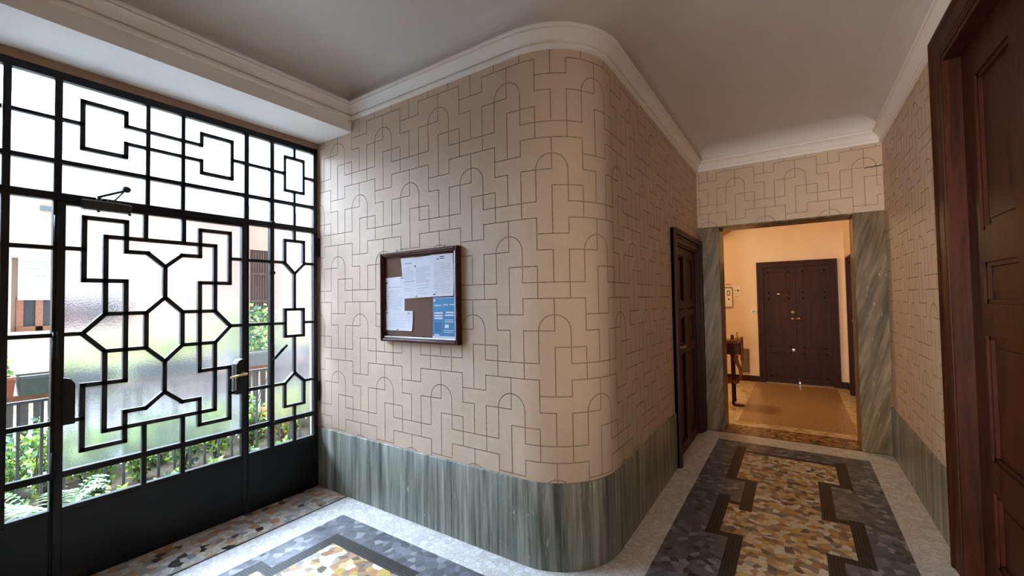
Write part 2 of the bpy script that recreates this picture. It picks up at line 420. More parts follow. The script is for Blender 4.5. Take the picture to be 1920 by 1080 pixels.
# centre wall path: wall A, rounded corner, wall B.  s measured from the gate corner
SA = XB-RAD; SARC = SA+RAD*PI/2; SB_END = SARC+(YP-RAD)
def centre(s):
    if s <= SA: return (s, 0.), (0., -1.)
    if s <= SARC:
        a = (s-SA)/RAD; return (SA+RAD*math.sin(a), RAD-RAD*math.cos(a)), (math.sin(a), -math.cos(a))
    return (XB, RAD+s-SARC), (1., 0.)
def off_pt(s, o, z):
    (x, y), (nx, ny) = centre(s); return (x+nx*o, y+ny*o, z)
DB0, DB1, DBZ = 1.88, 3.15, 2.13    # door casing in wall B
sD0, sD1 = SARC+DB0-RAD, SARC+DB1-RAD
def s_list(a, b, fine=.02):
    out = [a]; s = a
    marks = [q for q in (SA, SARC) if a < q < b]
    arc = [SA+(SARC-SA)*i/24 for i in range(25)]
    out += [q for q in arc if a < q < b]; out.append(b)
    return sorted(set(round(q, 5) for q in out))

# ------------------------------------------------------------------ SETTING: floor
def make_floor():
    B = .04
    blk = []; inner = []
    def vb(x, y0, y1, w=.08): blk.append((x-w/2, x+w/2, y0, y1))
    def hb(y, x0, x1, w=.06): blk.append((x0, x1, y-w/2, y+w/2))
    # corridor, left zigzag
    segL = [(2.83, 2.76, 1.86), (2.98, 1.92, 1.33), (2.83, 1.54, .90), (2.965, .97, .36), (2.83, .42, -.1)]
    for x, a, b in segL: vb(x, b, a)
    for y in (1.89, 1.43, .935, .39): hb(y, 2.80, 3.0)
    segR = [(3.605, 2.72, 2.11), (3.465, 2.17, 1.46), (3.61, 1.55, .96), (3.465, 1.02, .45), (3.61, .5, -.1)]
    for x, a, b in segR: vb(x, b, a)
    for y in (2.14, 1.5, .99, .48): hb(y, 3.44, 3.64)
    hb(2.63, 2.83, 3.64, .05)
    cuts = sorted([2.62, 1.9, 1.45, .93, .38, 2.14, 1.51, .99, .48, -.12])
    def lx(y): return 2.83 if y > 1.9 else 2.98 if y > 1.43 else 2.83 if y > .93 else 2.965 if y > .38 else 2.83
    def rx(y): return 3.605 if y > 2.14 else 3.465 if y > 1.5 else 3.61 if y > .98 else 3.465 if y > .48 else 3.61
    for a, b in zip(cuts, cuts[1:]):
        m_ = (a+b)/2; inner.append((lx(m_), rx(m_), a, b))
    # main hall
    vb(.828, -.84, -.373); hb(-.414, .79, 1.54, .082); hb(-.82, .7, .86); vb(.71, -1.4, -.79); hb(-1.38, .7, .86); vb(.828, -1.9, -1.36)
    vb(1.50, -.6, -.38); hb(-.56, 1.46, 2.1, .08); vb(2.1, -.6, -.38); hb(-.414, 2.06, 2.82, .08); vb(2.8, -.45, -.1)
    vb(.71, -2.5, -1.88); hb(-1.89, .7, .86); hb(-2.48, .7, .86); vb(.828, -3.0, -2.46); vb(3.605, -3.0, -.1)
    inner += [(.83, 1.5, -3.0, -.42), (1.5, 2.1, -3.0, -.56), (2.1, 2.83, -3.0, -.42), (2.83, 3.6, -3.0, -.12), (.71, .83, -1.38, -.82), (.71, .83, -2.48, -1.89)]
    grey = [(.6, 3.832, -3.05, -.2), (2.596, 3.832, -.2, 2.92)]
    line = [(.367, .385, YB, 0), (XB, XW, 3.19, 3.212)]
    thr = [(XB, XW, 3.212, 3.565)]
    cream = [(XB, XW, 3.565, 3.745), (XF0, XF, 3.745, YF)]
    terr = [(2.70, 3.83, 3.745, 6.47)]
    gate = [(-.06, .367, YB, 0)]
    order = [('floor_tesserae', blk), ('floor_tesserae', line), ('floor_mix', inner), ('floor_grey', grey), ('floor_gate', gate), ('floor_terrazzo', terr), ('floor_threshold', thr), ('floor_cream', cream)]
    names = ['floor_white', 'floor_tesserae', 'floor_mix', 'floor_grey', 'floor_gate', 'floor_terrazzo', 'floor_threshold', 'floor_cream']
    xs = {-.06, XW+.35, XF0-.1}; ys = {YB-.05, YF+.1}
    for _, R in order:
        for a, b, c, d_ in R: xs |= {round(a, 4), round(b, 4)}; ys |= {round(c, 4), round(d_, 4)}
    xs = sorted(xs); ys = sorted(ys); mb = MB()
    for y0, y1 in zip(ys, ys[1:]):
        run = None
        def flush():
            if run: mb.face([(run[0], y0, 0), (run[1], y0, 0), (run[1], y1, 0), (run[0], y1, 0)], run[2])
        for x0, x1 in zip(xs, xs[1:]):
            cx_, cy_ = (x0+x1)/2, (y0+y1)/2; k = 0
            for nm, R in order:
                if any(a < cx_ < b and c < cy_ < d_ for a, b, c, d_ in R): k = names.index(nm); break
            if run and run[2] == k: run[1] = x1
            else:
                flush(); run = [x0, x1, k]
        flush()
    mb.face([(-.06, YB-.05, -.1), (XW+.35, YB-.05, -.1), (XW+.35, YF+.1, -.1), (-.06, YF+.1, -.1)], 0)
    o = mb.build('floor', [M[n] for n in names], fix=False)
    tag(o, 'mosaic floor with grey zigzag bands and black tesserae borders', 'floor', kind='structure')
make_floor()

# ------------------------------------------------------------------ walls
def centre_wall():
    mb = MB()
    def panel(a, b, z0, z1, o=0.):
        ss = s_list(a, b)
        mb.grid([[off_pt(s, o, z0) for s in ss], [off_pt(s, o, z1) for s in ss]], 0, True)
    panel(0, sD0+.03, 0, CEIL); panel(sD0+.03, sD1-.03, DBZ-.03, CEIL); panel(sD1-.03, SB_END+.01, 0, CEIL)
    # thickness of the opening and the back
    x0 = XB-.16
    y0, y1, zt = DB0+.03, DB1-.03, DBZ-.03
    mb.face([(XB, y0, 0), (XB, y0, zt), (x0, y0, zt), (x0, y0, 0)]); mb.face([(XB, y1, 0), (x0, y1, 0), (x0, y1, zt), (XB, y1, zt)])
    mb.face([(XB, y0, zt), (XB, y1, zt), (x0, y1, zt), (x0, y0, zt)])
    mb.face([(x0, y0-.2, 0), (x0, y0-.2, 3.2), (x0, YP, 3.2), (x0, YP, 0)])
    mb.face([(0, .2, 0), (x0, .2, 0), (x0, .2, 3.2), (0, .2, 3.2)])
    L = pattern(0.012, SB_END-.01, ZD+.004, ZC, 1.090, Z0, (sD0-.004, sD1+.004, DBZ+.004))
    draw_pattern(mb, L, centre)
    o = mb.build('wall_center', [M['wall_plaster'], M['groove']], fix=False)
    tag(o, 'cream plaster wall with incised arches wrapping the rounded corner', 'wall', kind='structure')
    # marble dado
    for nm, a, b in (('baseboard_center', 0.0, sD0),):
        mb = MB(); ss = s_list(a, b); t = .012
        rows = [[off_pt(s, 0, ZD) for s in ss], [off_pt(s, t-.003, ZD) for s in ss], [off_pt(s, t, ZD-.004) for s in ss], [off_pt(s, t, 0.001) for s in ss]]
        mb.grid(rows, 0, True)
        mb.face([off_pt(b, 0, 0), off_pt(b, t, 0), off_pt(b, t, ZD), off_pt(b, 0, ZD)])
        o = mb.build(nm, M['dado_marble'], fix=False)
        tag(o, 'grey-green streaked marble dado round the curved corner', 'dado', kind='structure')
centre_wall()

def right_wall():
    mb = MB(); y0, y1, zt = -.6, 1.24, 2.92      # big door opening
    def q(a, b, c, d_): mb.face([(XW, a, c), (XW, b, c), (XW, b, d_), (XW, a, d_)])
    q(y1, YP+.01, 0, CEIL); q(YB, y0, 0, CEIL); q(y0, y1, zt, CEIL)
    X2 = XW+.2
    mb.face([(XW, y1, 0), (X2, y1, 0), (X2, y1, zt), (XW, y1, zt)]); mb.face([(XW, y0, 0), (X2, y0, 0), (X2, y0, zt), (XW, y0, zt)])
    mb.face([(XW, y0, zt), (XW, y1, zt), (X2, y1, zt), (X2, y0, zt)]); mb.face([(X2, YB, 0), (X2, YP, 0), (X2, YP, 3.2), (X2, YB, 3.2)])
    def f(s): return (XW, s), (-1., 0.)
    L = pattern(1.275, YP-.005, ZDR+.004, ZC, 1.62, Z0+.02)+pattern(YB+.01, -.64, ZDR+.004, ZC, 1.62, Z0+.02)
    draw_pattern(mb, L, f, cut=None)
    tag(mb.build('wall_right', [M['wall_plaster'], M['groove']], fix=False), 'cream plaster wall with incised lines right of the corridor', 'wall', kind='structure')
    mb = MB()
    for a, b in ((1.262, YP), (YB, -.62)): mb.box((XW-.012, a, .001), (XW+.02, b, ZDR), bev=.003)
    tag(mb.build('baseboard_right', M['dado_marble']), 'grey-green marble dado along the right wall', 'dado', kind='structure')
    # rear wall
    mb = MB(); mb.box((-.1, YB-.1, 0), (XW+.2, YB, 3.2))
    def f2(s): return (s, YB), (0., 1.)
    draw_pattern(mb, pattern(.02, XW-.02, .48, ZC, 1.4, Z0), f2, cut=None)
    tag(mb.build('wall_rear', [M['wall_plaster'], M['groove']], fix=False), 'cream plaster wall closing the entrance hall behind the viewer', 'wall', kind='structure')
right_wall()
sd = empty('added_door_6', (3.1, YB, 0), 'glazed street door added unseen behind the viewer with the fill light', 'door', kind='structure')  # made-up door, added to go with the corridor fill light
mb = MB()
for (a, b, c, d_) in ((2.3, 2.38, 0, 2.7), (3.82, 3.9, 0, 2.7), (2.38, 3.82, 2.62, 2.7), (2.38, 3.82, 0, .25), (3.06, 3.14, .25, 2.62), (2.38, 3.82, 1.0, 1.06), (2.38, 3.82, 1.8, 1.85)): mb.box((a, YB-.0, c), (b, YB+.05, d_), bev=.004)
mb.build('frame', M['dark_walnut'], sd)
mb = MB(); mb.box((2.38, YB+.004, .25), (3.82, YB+.010, 2.62)); mb.build('pane', M['obscured_glass'], sd)

def portal():
    # lintel wall above the portal and side returns
    mb = MB(); z0 = ZL+.0
    mb.box((XB-.1, YP, z0), (XW+.1, YP2, 3.2))
    def f(s): return (s, YP), (0., -1.)
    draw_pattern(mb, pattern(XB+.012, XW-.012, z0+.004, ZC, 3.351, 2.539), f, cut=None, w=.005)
    cr = [(3.912, 2.713), (3.935, 2.719), (3.965, 2.714), (3.99, 2.722), (4.012, 2.716), (4.038, 2.724)]
    for (a, b), (c, d_) in zip(cr, cr[1:]): draw_pattern(mb, [(a, b, c, d_)], f, cut=None, w=.009, off=.0014, mi=2)
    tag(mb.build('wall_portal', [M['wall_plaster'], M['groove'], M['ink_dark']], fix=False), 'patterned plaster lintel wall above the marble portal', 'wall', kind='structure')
    mb = MB(); mb.box((XB-.1, YP+.006, 0), (PX1, YP2, z0-.001), bev=.004)
    tag(mb.build('trim_left_pillar', M['portal_marble']), 'green veined marble pillar on the left of the portal', 'pillar', kind='structure')
    mb = MB(); mb.box((PX2, YP-.004, 0), (XW+.1, YP2, z0-.001), bev=.004)
    tag(mb.build('trim_right_pillar', M['portal_marble']), 'green veined marble pillar on the right of the portal', 'pillar', kind='structure')
    mb = MB(); mb.box((PX1+.001, YP+.008, z0-.012), (PX2-.001, YP2, z0-.001), bev=.002)
    tag(mb.build('trim_portal_soffit', M['portal_marble']), 'marble slab lining the underside of the portal', 'trim', kind='structure')
    # crack in the plaster, dark irregular line near the right end
portal()

def sweep(name, prof, mats, label, cat, closed_pts=None):
    """prof (o, z) swept round the hall perimeter, inner side"""
    # perimeter point generator: list of functions o -> (x, y)
    P = []
    P.append(lambda o: (XS+o, YB+o)); P.append(lambda o: (XS+o, 0-o)) 
    for i in range(25):
        a = PI/2*i/24
        P.append(lambda o, a=a: (SA+(RAD+o)*math.sin(a), RAD-(RAD+o)*math.cos(a)))
    P.append(lambda o: (XB+o, YP-o)); P.append(lambda o: (XW-o, YP-o)); P.append(lambda o: (XW-o, YB+o)); P.append(lambda o: (XS+o, YB+o))
    mb = MB()
    for i in range(len(P)-1):
        arc = 2 <= i < 26
        rows = []
        for o, z in prof: rows.append([(*P[i](o), z), (*P[i+1](o), z)])
        mb.grid(rows, 0, arc)
    return mb
prof = [(-.001, ZC-.002), (.018, ZC), (.025, ZC+.005), (.026, ZC+.018), (.022, ZC+.025), (.006, ZC+.026), (.004, ZC+.035), (.018, ZC+.036),
        (.026, ZC+.046), (.036, ZC+.062), (.048, ZC+.077), (.062, ZC+.086), (.062, ZC+.088), (.054, ZC+.089), (.054, ZC+.093), (.070, ZC+.093), (.075, ZC+.097), (.076, ZC+.106), (.074, ZC+.112), (.060, ZC+.114), (.020, ZC+.113), (-.001, ZC+.113)]
tag(sweep('trim_1', prof, None, '', '').build('trim_cornice', M['cornice_paint'], fix=False), 'white moulded plaster cornice running round the hall ceiling', 'cornice', kind='structure')
cov = [(.002, ZC+.110)] + [(.004+.21*(1-math.cos(PI/2*t/10)), ZC+.112+(CEIL-ZC-.112)*math.sin(PI/2*t/10)) for t in range(11)]
mbc = sweep('cove', cov, None, '', '')
mbc.face([(-.1, YB-.1, CEIL), (XW+.2, YB-.1, CEIL), (XW+.2, YP+.1, CEIL), (-.1, YP+.1, CEIL)])
mbc.box((-.1, YB-.1, CEIL+.02), (XW+.3, YP+.2, CEIL+.12))
tag(mbc.build('ceiling', M['ceiling_paint'], fix=False), 'pale plaster ceiling with coved edges over the hall', 'ceiling', kind='structure')
# beam over the gate
mb = MB(); mb.box((-.12, YB-.1, ZS), (XS, .12, 3.2), bev=0)
tag(mb.build('trim_gate_beam', M['cornice_paint']), 'white boxed beam running above the iron gate', 'beam', kind='structure')
# left wall: strip above and beside the gate
mb = MB()
mb.box((-.12, -2.12, 2.795), (.0, .0, ZS)); mb.box((-.12, -.012, 0), (0.0, .0, 2.795)); mb.box((-.12, YB-.1, 0), (0, -2.1, ZS))
mb.box((-.12, -.001, 0), (-.002, .25, 3.2))
tag(mb.build('wall_left', M['jamb_plaster']), 'brownish plaster strip framing the iron gate', 'wall', kind='structure')

# ------------------------------------------------------------------ far hall shell
def far_hall():
    H = 3.12
    mb = MB(); dx0, dx1, dz = 2.80, 3.85, 2.05
    def q(a, b, c, d_): mb.face([(a, YF, c), (b, YF, c), (b, YF, d_), (a, YF, d_)])
    q(XF0, dx0, 0, H); q(dx1, XF, 0, H); q(dx0, dx1, dz, H)
    for x in (dx0, dx1): mb.face([(x, YF, 0), (x, YF+.15, 0), (x, YF+.15, dz), (x, YF, dz)])
    mb.face([(dx0, YF, dz), (dx1, YF, dz), (dx1, YF+.15, dz), (dx0, YF+.15, dz)]); mb.face([(XF0, YF+.15, 0), (XF, YF+.15, 0), (XF, YF+.15, H), (XF0, YF+.15, H)])
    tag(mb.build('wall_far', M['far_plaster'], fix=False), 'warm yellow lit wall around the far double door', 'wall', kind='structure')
    mb = MB(); y0, y1, z = 5.36, 6.02, 2.0
    def q(a, b, c, d_): mb.face([(XF, a, c), (XF, b, c), (XF, b, d_), (XF, a, d_)])
    q(YP2-.01, y0, 0, H); q(y1, YF, 0, H); q(y0, y1, z, H)
    for y in (y0, y1): mb.face([(XF, y, 0), (XF+.12, y, 0), (XF+.12, y, z), (XF, y, z)])
    mb.face([(XF, y0, z), (XF+.12, y0, z), (XF+.12, y1, z), (XF, y1, z)]); mb.face([(XF+.12, YP2, 0), (XF+.12, YF+.1, 0), (XF+.12, YF+.1, H), (XF+.12, YP2, H)])
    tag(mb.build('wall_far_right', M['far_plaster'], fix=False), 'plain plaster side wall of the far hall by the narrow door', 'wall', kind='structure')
    mb = MB(); mb.box((XF0-.1, YP2-.02, 0), (XF0, YF+.1, H))
    tag(mb.build('wall_far_left', M['far_plaster']), 'plain plaster wall at the left end of the far hall', 'wall', kind='structure')
    mb = MB(); mb.box((XF0, YP2-.1, 0), (XB-.1, YP2, H)); mb.box((XB-.1, YP2, 0), (PX1-.001, YP2+.01, H)); mb.box((PX1, YP2, ZL+.001), (XF+.1, YP2+.01, H)); mb.box((PX2+.001, YP2, 0), (XF+.1, YP2+.01, H))
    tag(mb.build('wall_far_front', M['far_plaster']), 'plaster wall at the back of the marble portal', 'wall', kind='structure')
    mb = MB(); mb.box((XF0-.1, YP2, H), (XF+.2, YF+.2, H+.1))
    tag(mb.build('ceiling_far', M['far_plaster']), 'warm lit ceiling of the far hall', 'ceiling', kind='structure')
    mb = MB(); mb.box((XF0, YF-.016, 0), (2.757, YF, .10), bev=.004)
    tag(mb.build('baseboard_far_left', M['dark_walnut']), 'dark wooden baseboard left of the far double door', 'baseboard', kind='structure')
    mb = MB(); mb.box((3.893, YF-.016, 0), (XF, YF, .10), bev=.004); mb.box((XF-.016, 6.10, 0), (XF, YF-.016, .10), bev=.004)
    tag(mb.build('baseboard_far_right', M['dark_walnut']), 'dark wooden baseboard right of the far double door', 'baseboard', kind='structure')
far_hall()

# ------------------------------------------------------------------ doors
def panel_field(mb, o, ux, un, a, b, z0, z1, fr=.035, mi=0):
    """raised moulding frame + recessed field; o origin, ux along the door, un outward"""
    o = Vector(o); ux = Vector(ux); un = Vector(un); uz = Vector((0, 0, 1))
    def bar(a0, a1, c0, c1, h0, h1):
        pts = [o+ux*a0+uz*c0, o+ux*a1+uz*c0, o+ux*a1+uz*c1, o+ux*a0+uz*c1]
        mb.prism([(a0, c0), (a1, c0), (a1, c1), (a0, c1)], o+un*h0, ux, uz, un, h1-h0, mi)
    w = fr; h = .014
    bar(a, b, z0, z0+w*.6, -.002, h); bar(a, b, z1-w*.6, z1, -.002, h); bar(a, a+w*.6, z0, z1, -.002, h); bar(b-w*.6, b, z0, z1, -.002, h)
    # raised centre
    bar(a+w*1.6, b-w*1.6, z0+w*1.6, z1-w*1.6, -.002, .006)
def door_leaf(name, parent, o, ux, un, width, height, rows, th=.04, stile=.1, mat='dark_walnut', z00=.01, splits=1):
    """leaf: slab set back, with stiles and rails standing proud of the panels"""
    o = Vector(o); ux = Vector(ux); un = Vector(un); uz = Vector((0, 0, 1)); mb = MB()
    def bar(a0, a1, c0, c1, h0, h1): mb.prism([(a0, c0), (a1, c0), (a1, c1), (a0, c1)], o+un*h0, ux, uz, un, h1-h0)
    bar(0, width, z00, height, -th, -.024)
    cols = [(0, width)] if splits == 1 else [(0, width/2), (width/2, width)]
    zc = [z00]+[r for r in rows]+[height]
    for (ca, cb) in cols:
        bar(ca, ca+stile, z00, height, -.025, 0); bar(cb-stile, cb, z00, height, -.025, 0)
        for i, z in enumerate(zc):
            lo, hi = (z, z+stile*1.1) if i == 0 else ((z-stile, z) if i == len(zc)-1 else (z-stile*.45, z+stile*.45))
            bar(ca+stile, cb-stile, lo, hi, -.025, 0)
        for i in range(len(zc)-1):
            lo = zc[i]+(stile*1.1 if i == 0 else stile*.45); hi = zc[i+1]-(stile if i == len(zc)-2 else stile*.45)
            panel_field(mb, o+un*-.024, ux, un, ca+stile, cb-stile, lo, hi, fr=.034)
    ob = mb.build(name, M[mat], parent); return ob
def casing(parent, o, ux, un, W_, H_, cw, proj, mat='dark_walnut', back=.03):
    """three-sided door casing with a stepped profile; outer width W_, outer height H_"""
    o = Vector(o); ux = Vector(ux); un = Vector(un); uz = Vector((0, 0, 1)); mb = MB()
    for k, (i0, i1, pr) in enumerate(((0, cw, proj*.55), (.0, cw*.42, proj), (cw*.5, cw*.62, proj*.75), (cw-.004, cw+.02, proj*.3))):
        pts = [(i0, 0), (i0, H_-i0), (W_-i0, H_-i0), (W_-i0, 0), (W_-i1, 0), (W_-i1, H_-i1), (i1, H_-i1), (i1, 0)]
        # three prisms for clean faces
        for poly in ([pts[0], pts[1], pts[6], pts[7]], [pts[1], pts[2], pts[5], pts[6]], [pts[2], pts[3], pts[4], pts[5]]):
            mb.prism(poly, o-un*back, ux, uz, un, pr+back)
    return mb.build('casing', M[mat], parent)

# door in wall B (left of the corridor)
d2 = empty('door_2', (XB, DB0, 0), 'dark narrow panelled door on the left wall just before the portal', 'door', kind='structure')
casing(d2, (XB+.001, DB0, 0), (0, 1, 0), (1, 0, 0), DB1-DB0, DBZ, .12, .045)
door_leaf('leaf', d2, (XB-.012, DB0+.13, 0), (0, 1, 0), (1, 0, 0), DB1-DB0-.26, DBZ-.13, [1.0, 1.35, 1.42], stile=.09, splits=2)
mb = MB(); y = DB0+.26
mb.lathe([(.0, 0), (.022, 0), (.022, .006), (.008, .01), (.008, .045)], (XB-.012, y, 1.03), (1, 0, 0), 14)
mb.tube([(XB+.03, y, 1.03), (XB+.034, y+.03, 1.035), (XB+.03, y+.12, 1.03)], [.008, .007, .005], 8)
tag(mb.build('handle', M['brass'], d2), 'small brass lever handle')
# far double door
d3 = empty('door_3', (2.757, YF, 0), 'dark double door with brass knobs at the end of the far hall', 'door', kind='structure')
casing(d3, (2.757, YF-.001, 0), (1, 0, 0), (0, -1, 0), 1.136, 2.09, .075, .04, back=.03)
for k, x0 in enumerate((2.834, 3.327)):
    lf = door_leaf('leaf', d3, (x0, YF+.03, 0), (1, 0, 0), (0, -1, 0), .490, 2.01, [.57, 1.50], stile=.085)
    mb = MB(); yk = YF+.03
    if k == 0:
        for (x, z, r) in ((3.277, 1.213, .024), (3.270, 1.105, .02)):
            mb.lathe([(0, .035), (r, .03), (r*1.05, .015), (r*.5, .008), (r*1.2, 0)], (x, yk, z), (0, -1, 0), 14)
        tag(mb.build('knob', M['brass'], d3), 'round brass lock and knob')
        mb = MB(); mb.lathe([(0, .006), (.022, .006), (.03, .003), (.03, 0)], (3.268, yk, .575), (0, -1, 0), 18); mb.lathe([(0, .012), (.008, .012), (.008, 0)], (3.268, yk, .575), (0, -1, 0), 10)
        tag(mb.build('escutcheon', M['steel'], d3), 'pale round lock plate low on the leaf')
        mb = MB(); mb.box((3.052, yk-.012, 1.525), (3.094, yk+.001, 1.540), bev=.003); tag(mb.build('name_plate', M['brass'], d3), 'small brass plate')
    else:
        mb.lathe([(0, .05), (.018, .045), (.024, .03), (.012, .012), (.02, 0)], (3.357, yk, 1.112), (0, -1, 0), 14); mb.tube([(3.357, yk-.045, 1.112), (3.31, yk-.045, 1.108)], .006, 6)
        tag(mb.build('knob', M['brass'], d3), 'brass pull knob'); mb = MB(); mb.box((3.333, yk-.012, .01), (3.350, yk+.001, .05)); mb.build('bolt', M['steel'], d3)
# side door of the far hall
d5 = empty('door_5', (XF, 5.30, 0), 'dark narrow door on the right side wall beyond the portal', 'door', kind='structure')
casing(d5, (XF-.001, 5.30, 0), (0, 1, 0), (-1, 0, 0), .78, 2.06, .07, .03)
door_leaf('leaf', d5, (XF+.02, 5.375, 0), (0, 1, 0), (-1, 0, 0), .63, 1.98, [.57, 1.4], stile=.09)
mb = MB(); mb.lathe([(0, .045), (.02, .04), (.024, .025), (.01, .01), (.02, 0)], (XF+.02, 5.50, 1.13), (-1, 0, 0), 12); mb.build('knob', M['brass'], d5)
# large door on the right wall next to the viewer
d4 = empty('door_4', (XW, 1.26, 0), 'tall dark panelled wooden door close on the right', 'door', kind='structure')
mb = MB()
def rcas(y0, y1, z1, sgn):
    # rounded outer roll, flat, double bead; vertical member
    a = (y1-y0)
    prof = [(0, .0), (0, .03), (.006, .045), (.018, .053), (.032, .054), (.046, .049), (.056, .043), (.125, .040), (.132, .034), (.138, .040), (.146, .040), (.152, .034), (.158, .040), (.168, .040), (.172, .0)]
    rows = [[(XW-h, y0+sgn*o, 0), (XW-h, y0+sgn*o, z1-o)] for o, h in prof]
    mb.grid(rows, 0, False)
rcas(1.258, 0, 2.932, -1); rcas(-.622, 0, 2.932, 1)
prof_ = [(0, .0), (0, .03), (.006, .045), (.018, .053), (.032, .054), (.046, .049), (.056, .043), (.125, .040), (.132, .034), (.138, .040), (.146, .040), (.152, .034), (.158, .040), (.168, .040), (.172, .0)]
mb.grid([[(XW-h, 1.258-o, 2.932-o), (XW-h, -.622+o, 2.932-o)] for o, h in prof_], 0, False)
mb.build('casing', M['dark_walnut'], d4, fix=True)
mb = MB(); mb.box((XW-.036, 1.064, 0), (XW+.19, 1.088, 2.76)); mb.box((XW-.036, -.452, 0), (XW+.19, -.428, 2.76)); mb.box((XW-.036, -.428, 2.736), (XW+.19, 1.064, 2.76)); mb.build('jamb_lining', M['dark_walnut'], d4)
for k in range(2):
    lf = door_leaf('leaf', d4, (XW+.035, 1.062-k*.745, 0), (0, -1, 0), (-1, 0, 0), .742, 2.73, [.62, 1.37, 1.72], stile=.17, th=.05)

# ------------------------------------------------------------------ the iron gate
BX0, BX1 = -.034, -.006    # ornamental bars
FX0, FX1 = -.046, .0       # frame members
GI, GF = M['iron_bar'], M['iron_paint']
def vbar(mb, y0, y1, z0, z1, x0=FX0, x1=FX1, bev=.003): mb.box((x0, min(y0, y1), z0), (x1, max(y0, y1), z1), bev=bev)
def strip(mb, pts, w=.023, x0=BX0, x1=BX1):
    """polyline in (y, z) as flat bars with squared, slightly extended ends"""
    for (a, b) in zip(pts, pts[1:]):
        dy, dz = b[0]-a[0], b[1]-a[1]; L = math.hypot(dy, dz)
        if L < 1e-6: continue
        ty, tz = dy/L, dz/L; ny, nz = -tz, ty
        e = w/2*.98
        P = [(a[0]-ty*e+ny*w/2, a[1]-tz*e+nz*w/2), (a[0]-ty*e-ny*w/2, a[1]-tz*e-nz*w/2), (b[0]+ty*e-ny*w/2, b[1]+tz*e-nz*w/2), (b[0]+ty*e+ny*w/2, b[1]+tz*e+nz*w/2)]
        mb.prism(P, (x0, 0, 0), (0, 1, 0), (0, 0, 1), (1, 0, 0), x1-x0)
YC = -1.045
def mir(mb, pts, c=YC, **k):
    for s in (-1, 1): strip(mb, [(c+s*d_, z) for d_, z in pts], **k)
scr = empty('window_1', (-.02, YC, 0), 'black iron screen with geometric bars and glass round the gate leaf', 'window', kind='structure')
ga = empty('door_1', (-.02, -1.53, 0), 'black iron gate leaf with an octagon motif in frosted glass', 'gate', kind='structure')
YL, YR = -2.078, -.012
# fixed frame
mb = MB()
vbar(mb, YR-.034, YR, 0, 2.795); vbar(mb, YL, YL+.034, 0, 2.795)
vbar(mb, YL, YR, 2.752, 2.796)                                         # head
vbar(mb, YL, YR, 2.085, 2.128, FX0, FX1+.002)                           # transom
vbar(mb, YL, YR, 2.287, 2.313, -.04, -.002)                            # H3
for s in (-1, 1):
    yy = YC+s*.663; vbar(mb, yy-.015, yy+.015, .405, 2.76)              # V0 / V6
    y5 = YC+s*.4795; vbar(mb, y5-.016, y5+.016, 2.12, 2.76)             # jambs above the leaf
    yj = YC+s*.4905; vbar(mb, yj-.0045, yj+.0045, 0, 2.12, -.05, .002)
    y4 = YC+s*.0915; vbar(mb, y4-.0115, y4+.0115, 2.12, 2.76, -.04, -.002)
    # narrow side columns
    a, b = sorted((YC+s*.495, YC+s*.648))
    for z, h in ((2.535, .02), (1.825, .022), (1.352, .022), (.881, .024), (.6, .036)): vbar(mb, a-.004, b+.004, z-h/2, z+h/2, -.036, -.004)
    vbar(mb, a-.004, b+.004, .398, .424, -.04, -.001)
    a, b = sorted((YC+s*.678, YC+s*1.0))
    for z, h in ((.6, .036),): vbar(mb, a-.004, b+.004, z-h/2, z+h/2, -.036, -.002)
    vbar(mb, a-.004, b+.004, .398, .424, -.04, -.001)
frame = mb.build('frame', GF, scr)
# kick plates
for s in (-1, 1):
    a, b = sorted((YC+s*.4955, YC+s*1.0)); mb = MB(); vbar(mb, a, b, .002, .402, -.03, -.004, .002); vbar(mb, a, b, 0, .035, -.04, .002, .002)
    mb.build('kick_plate', GF, scr)
# ornament of the transom light
mb = MB()
mir(mb, [(.196, 2.588), (.196, 2.668), (.384, 2.668), (.384, 2.400), (.196, 2.400), (.196, 2.482)])
strip(mb, [(YC-.196, 2.588), (YC+.196, 2.588)], w=.019); strip(mb, [(YC-.196, 2.482), (YC+.196, 2.482)], w=.019)
mir(mb, [(.384, 2.537), (.47, 2.537)], w=.02)
mb.build('transom_ornament', GI, scr)
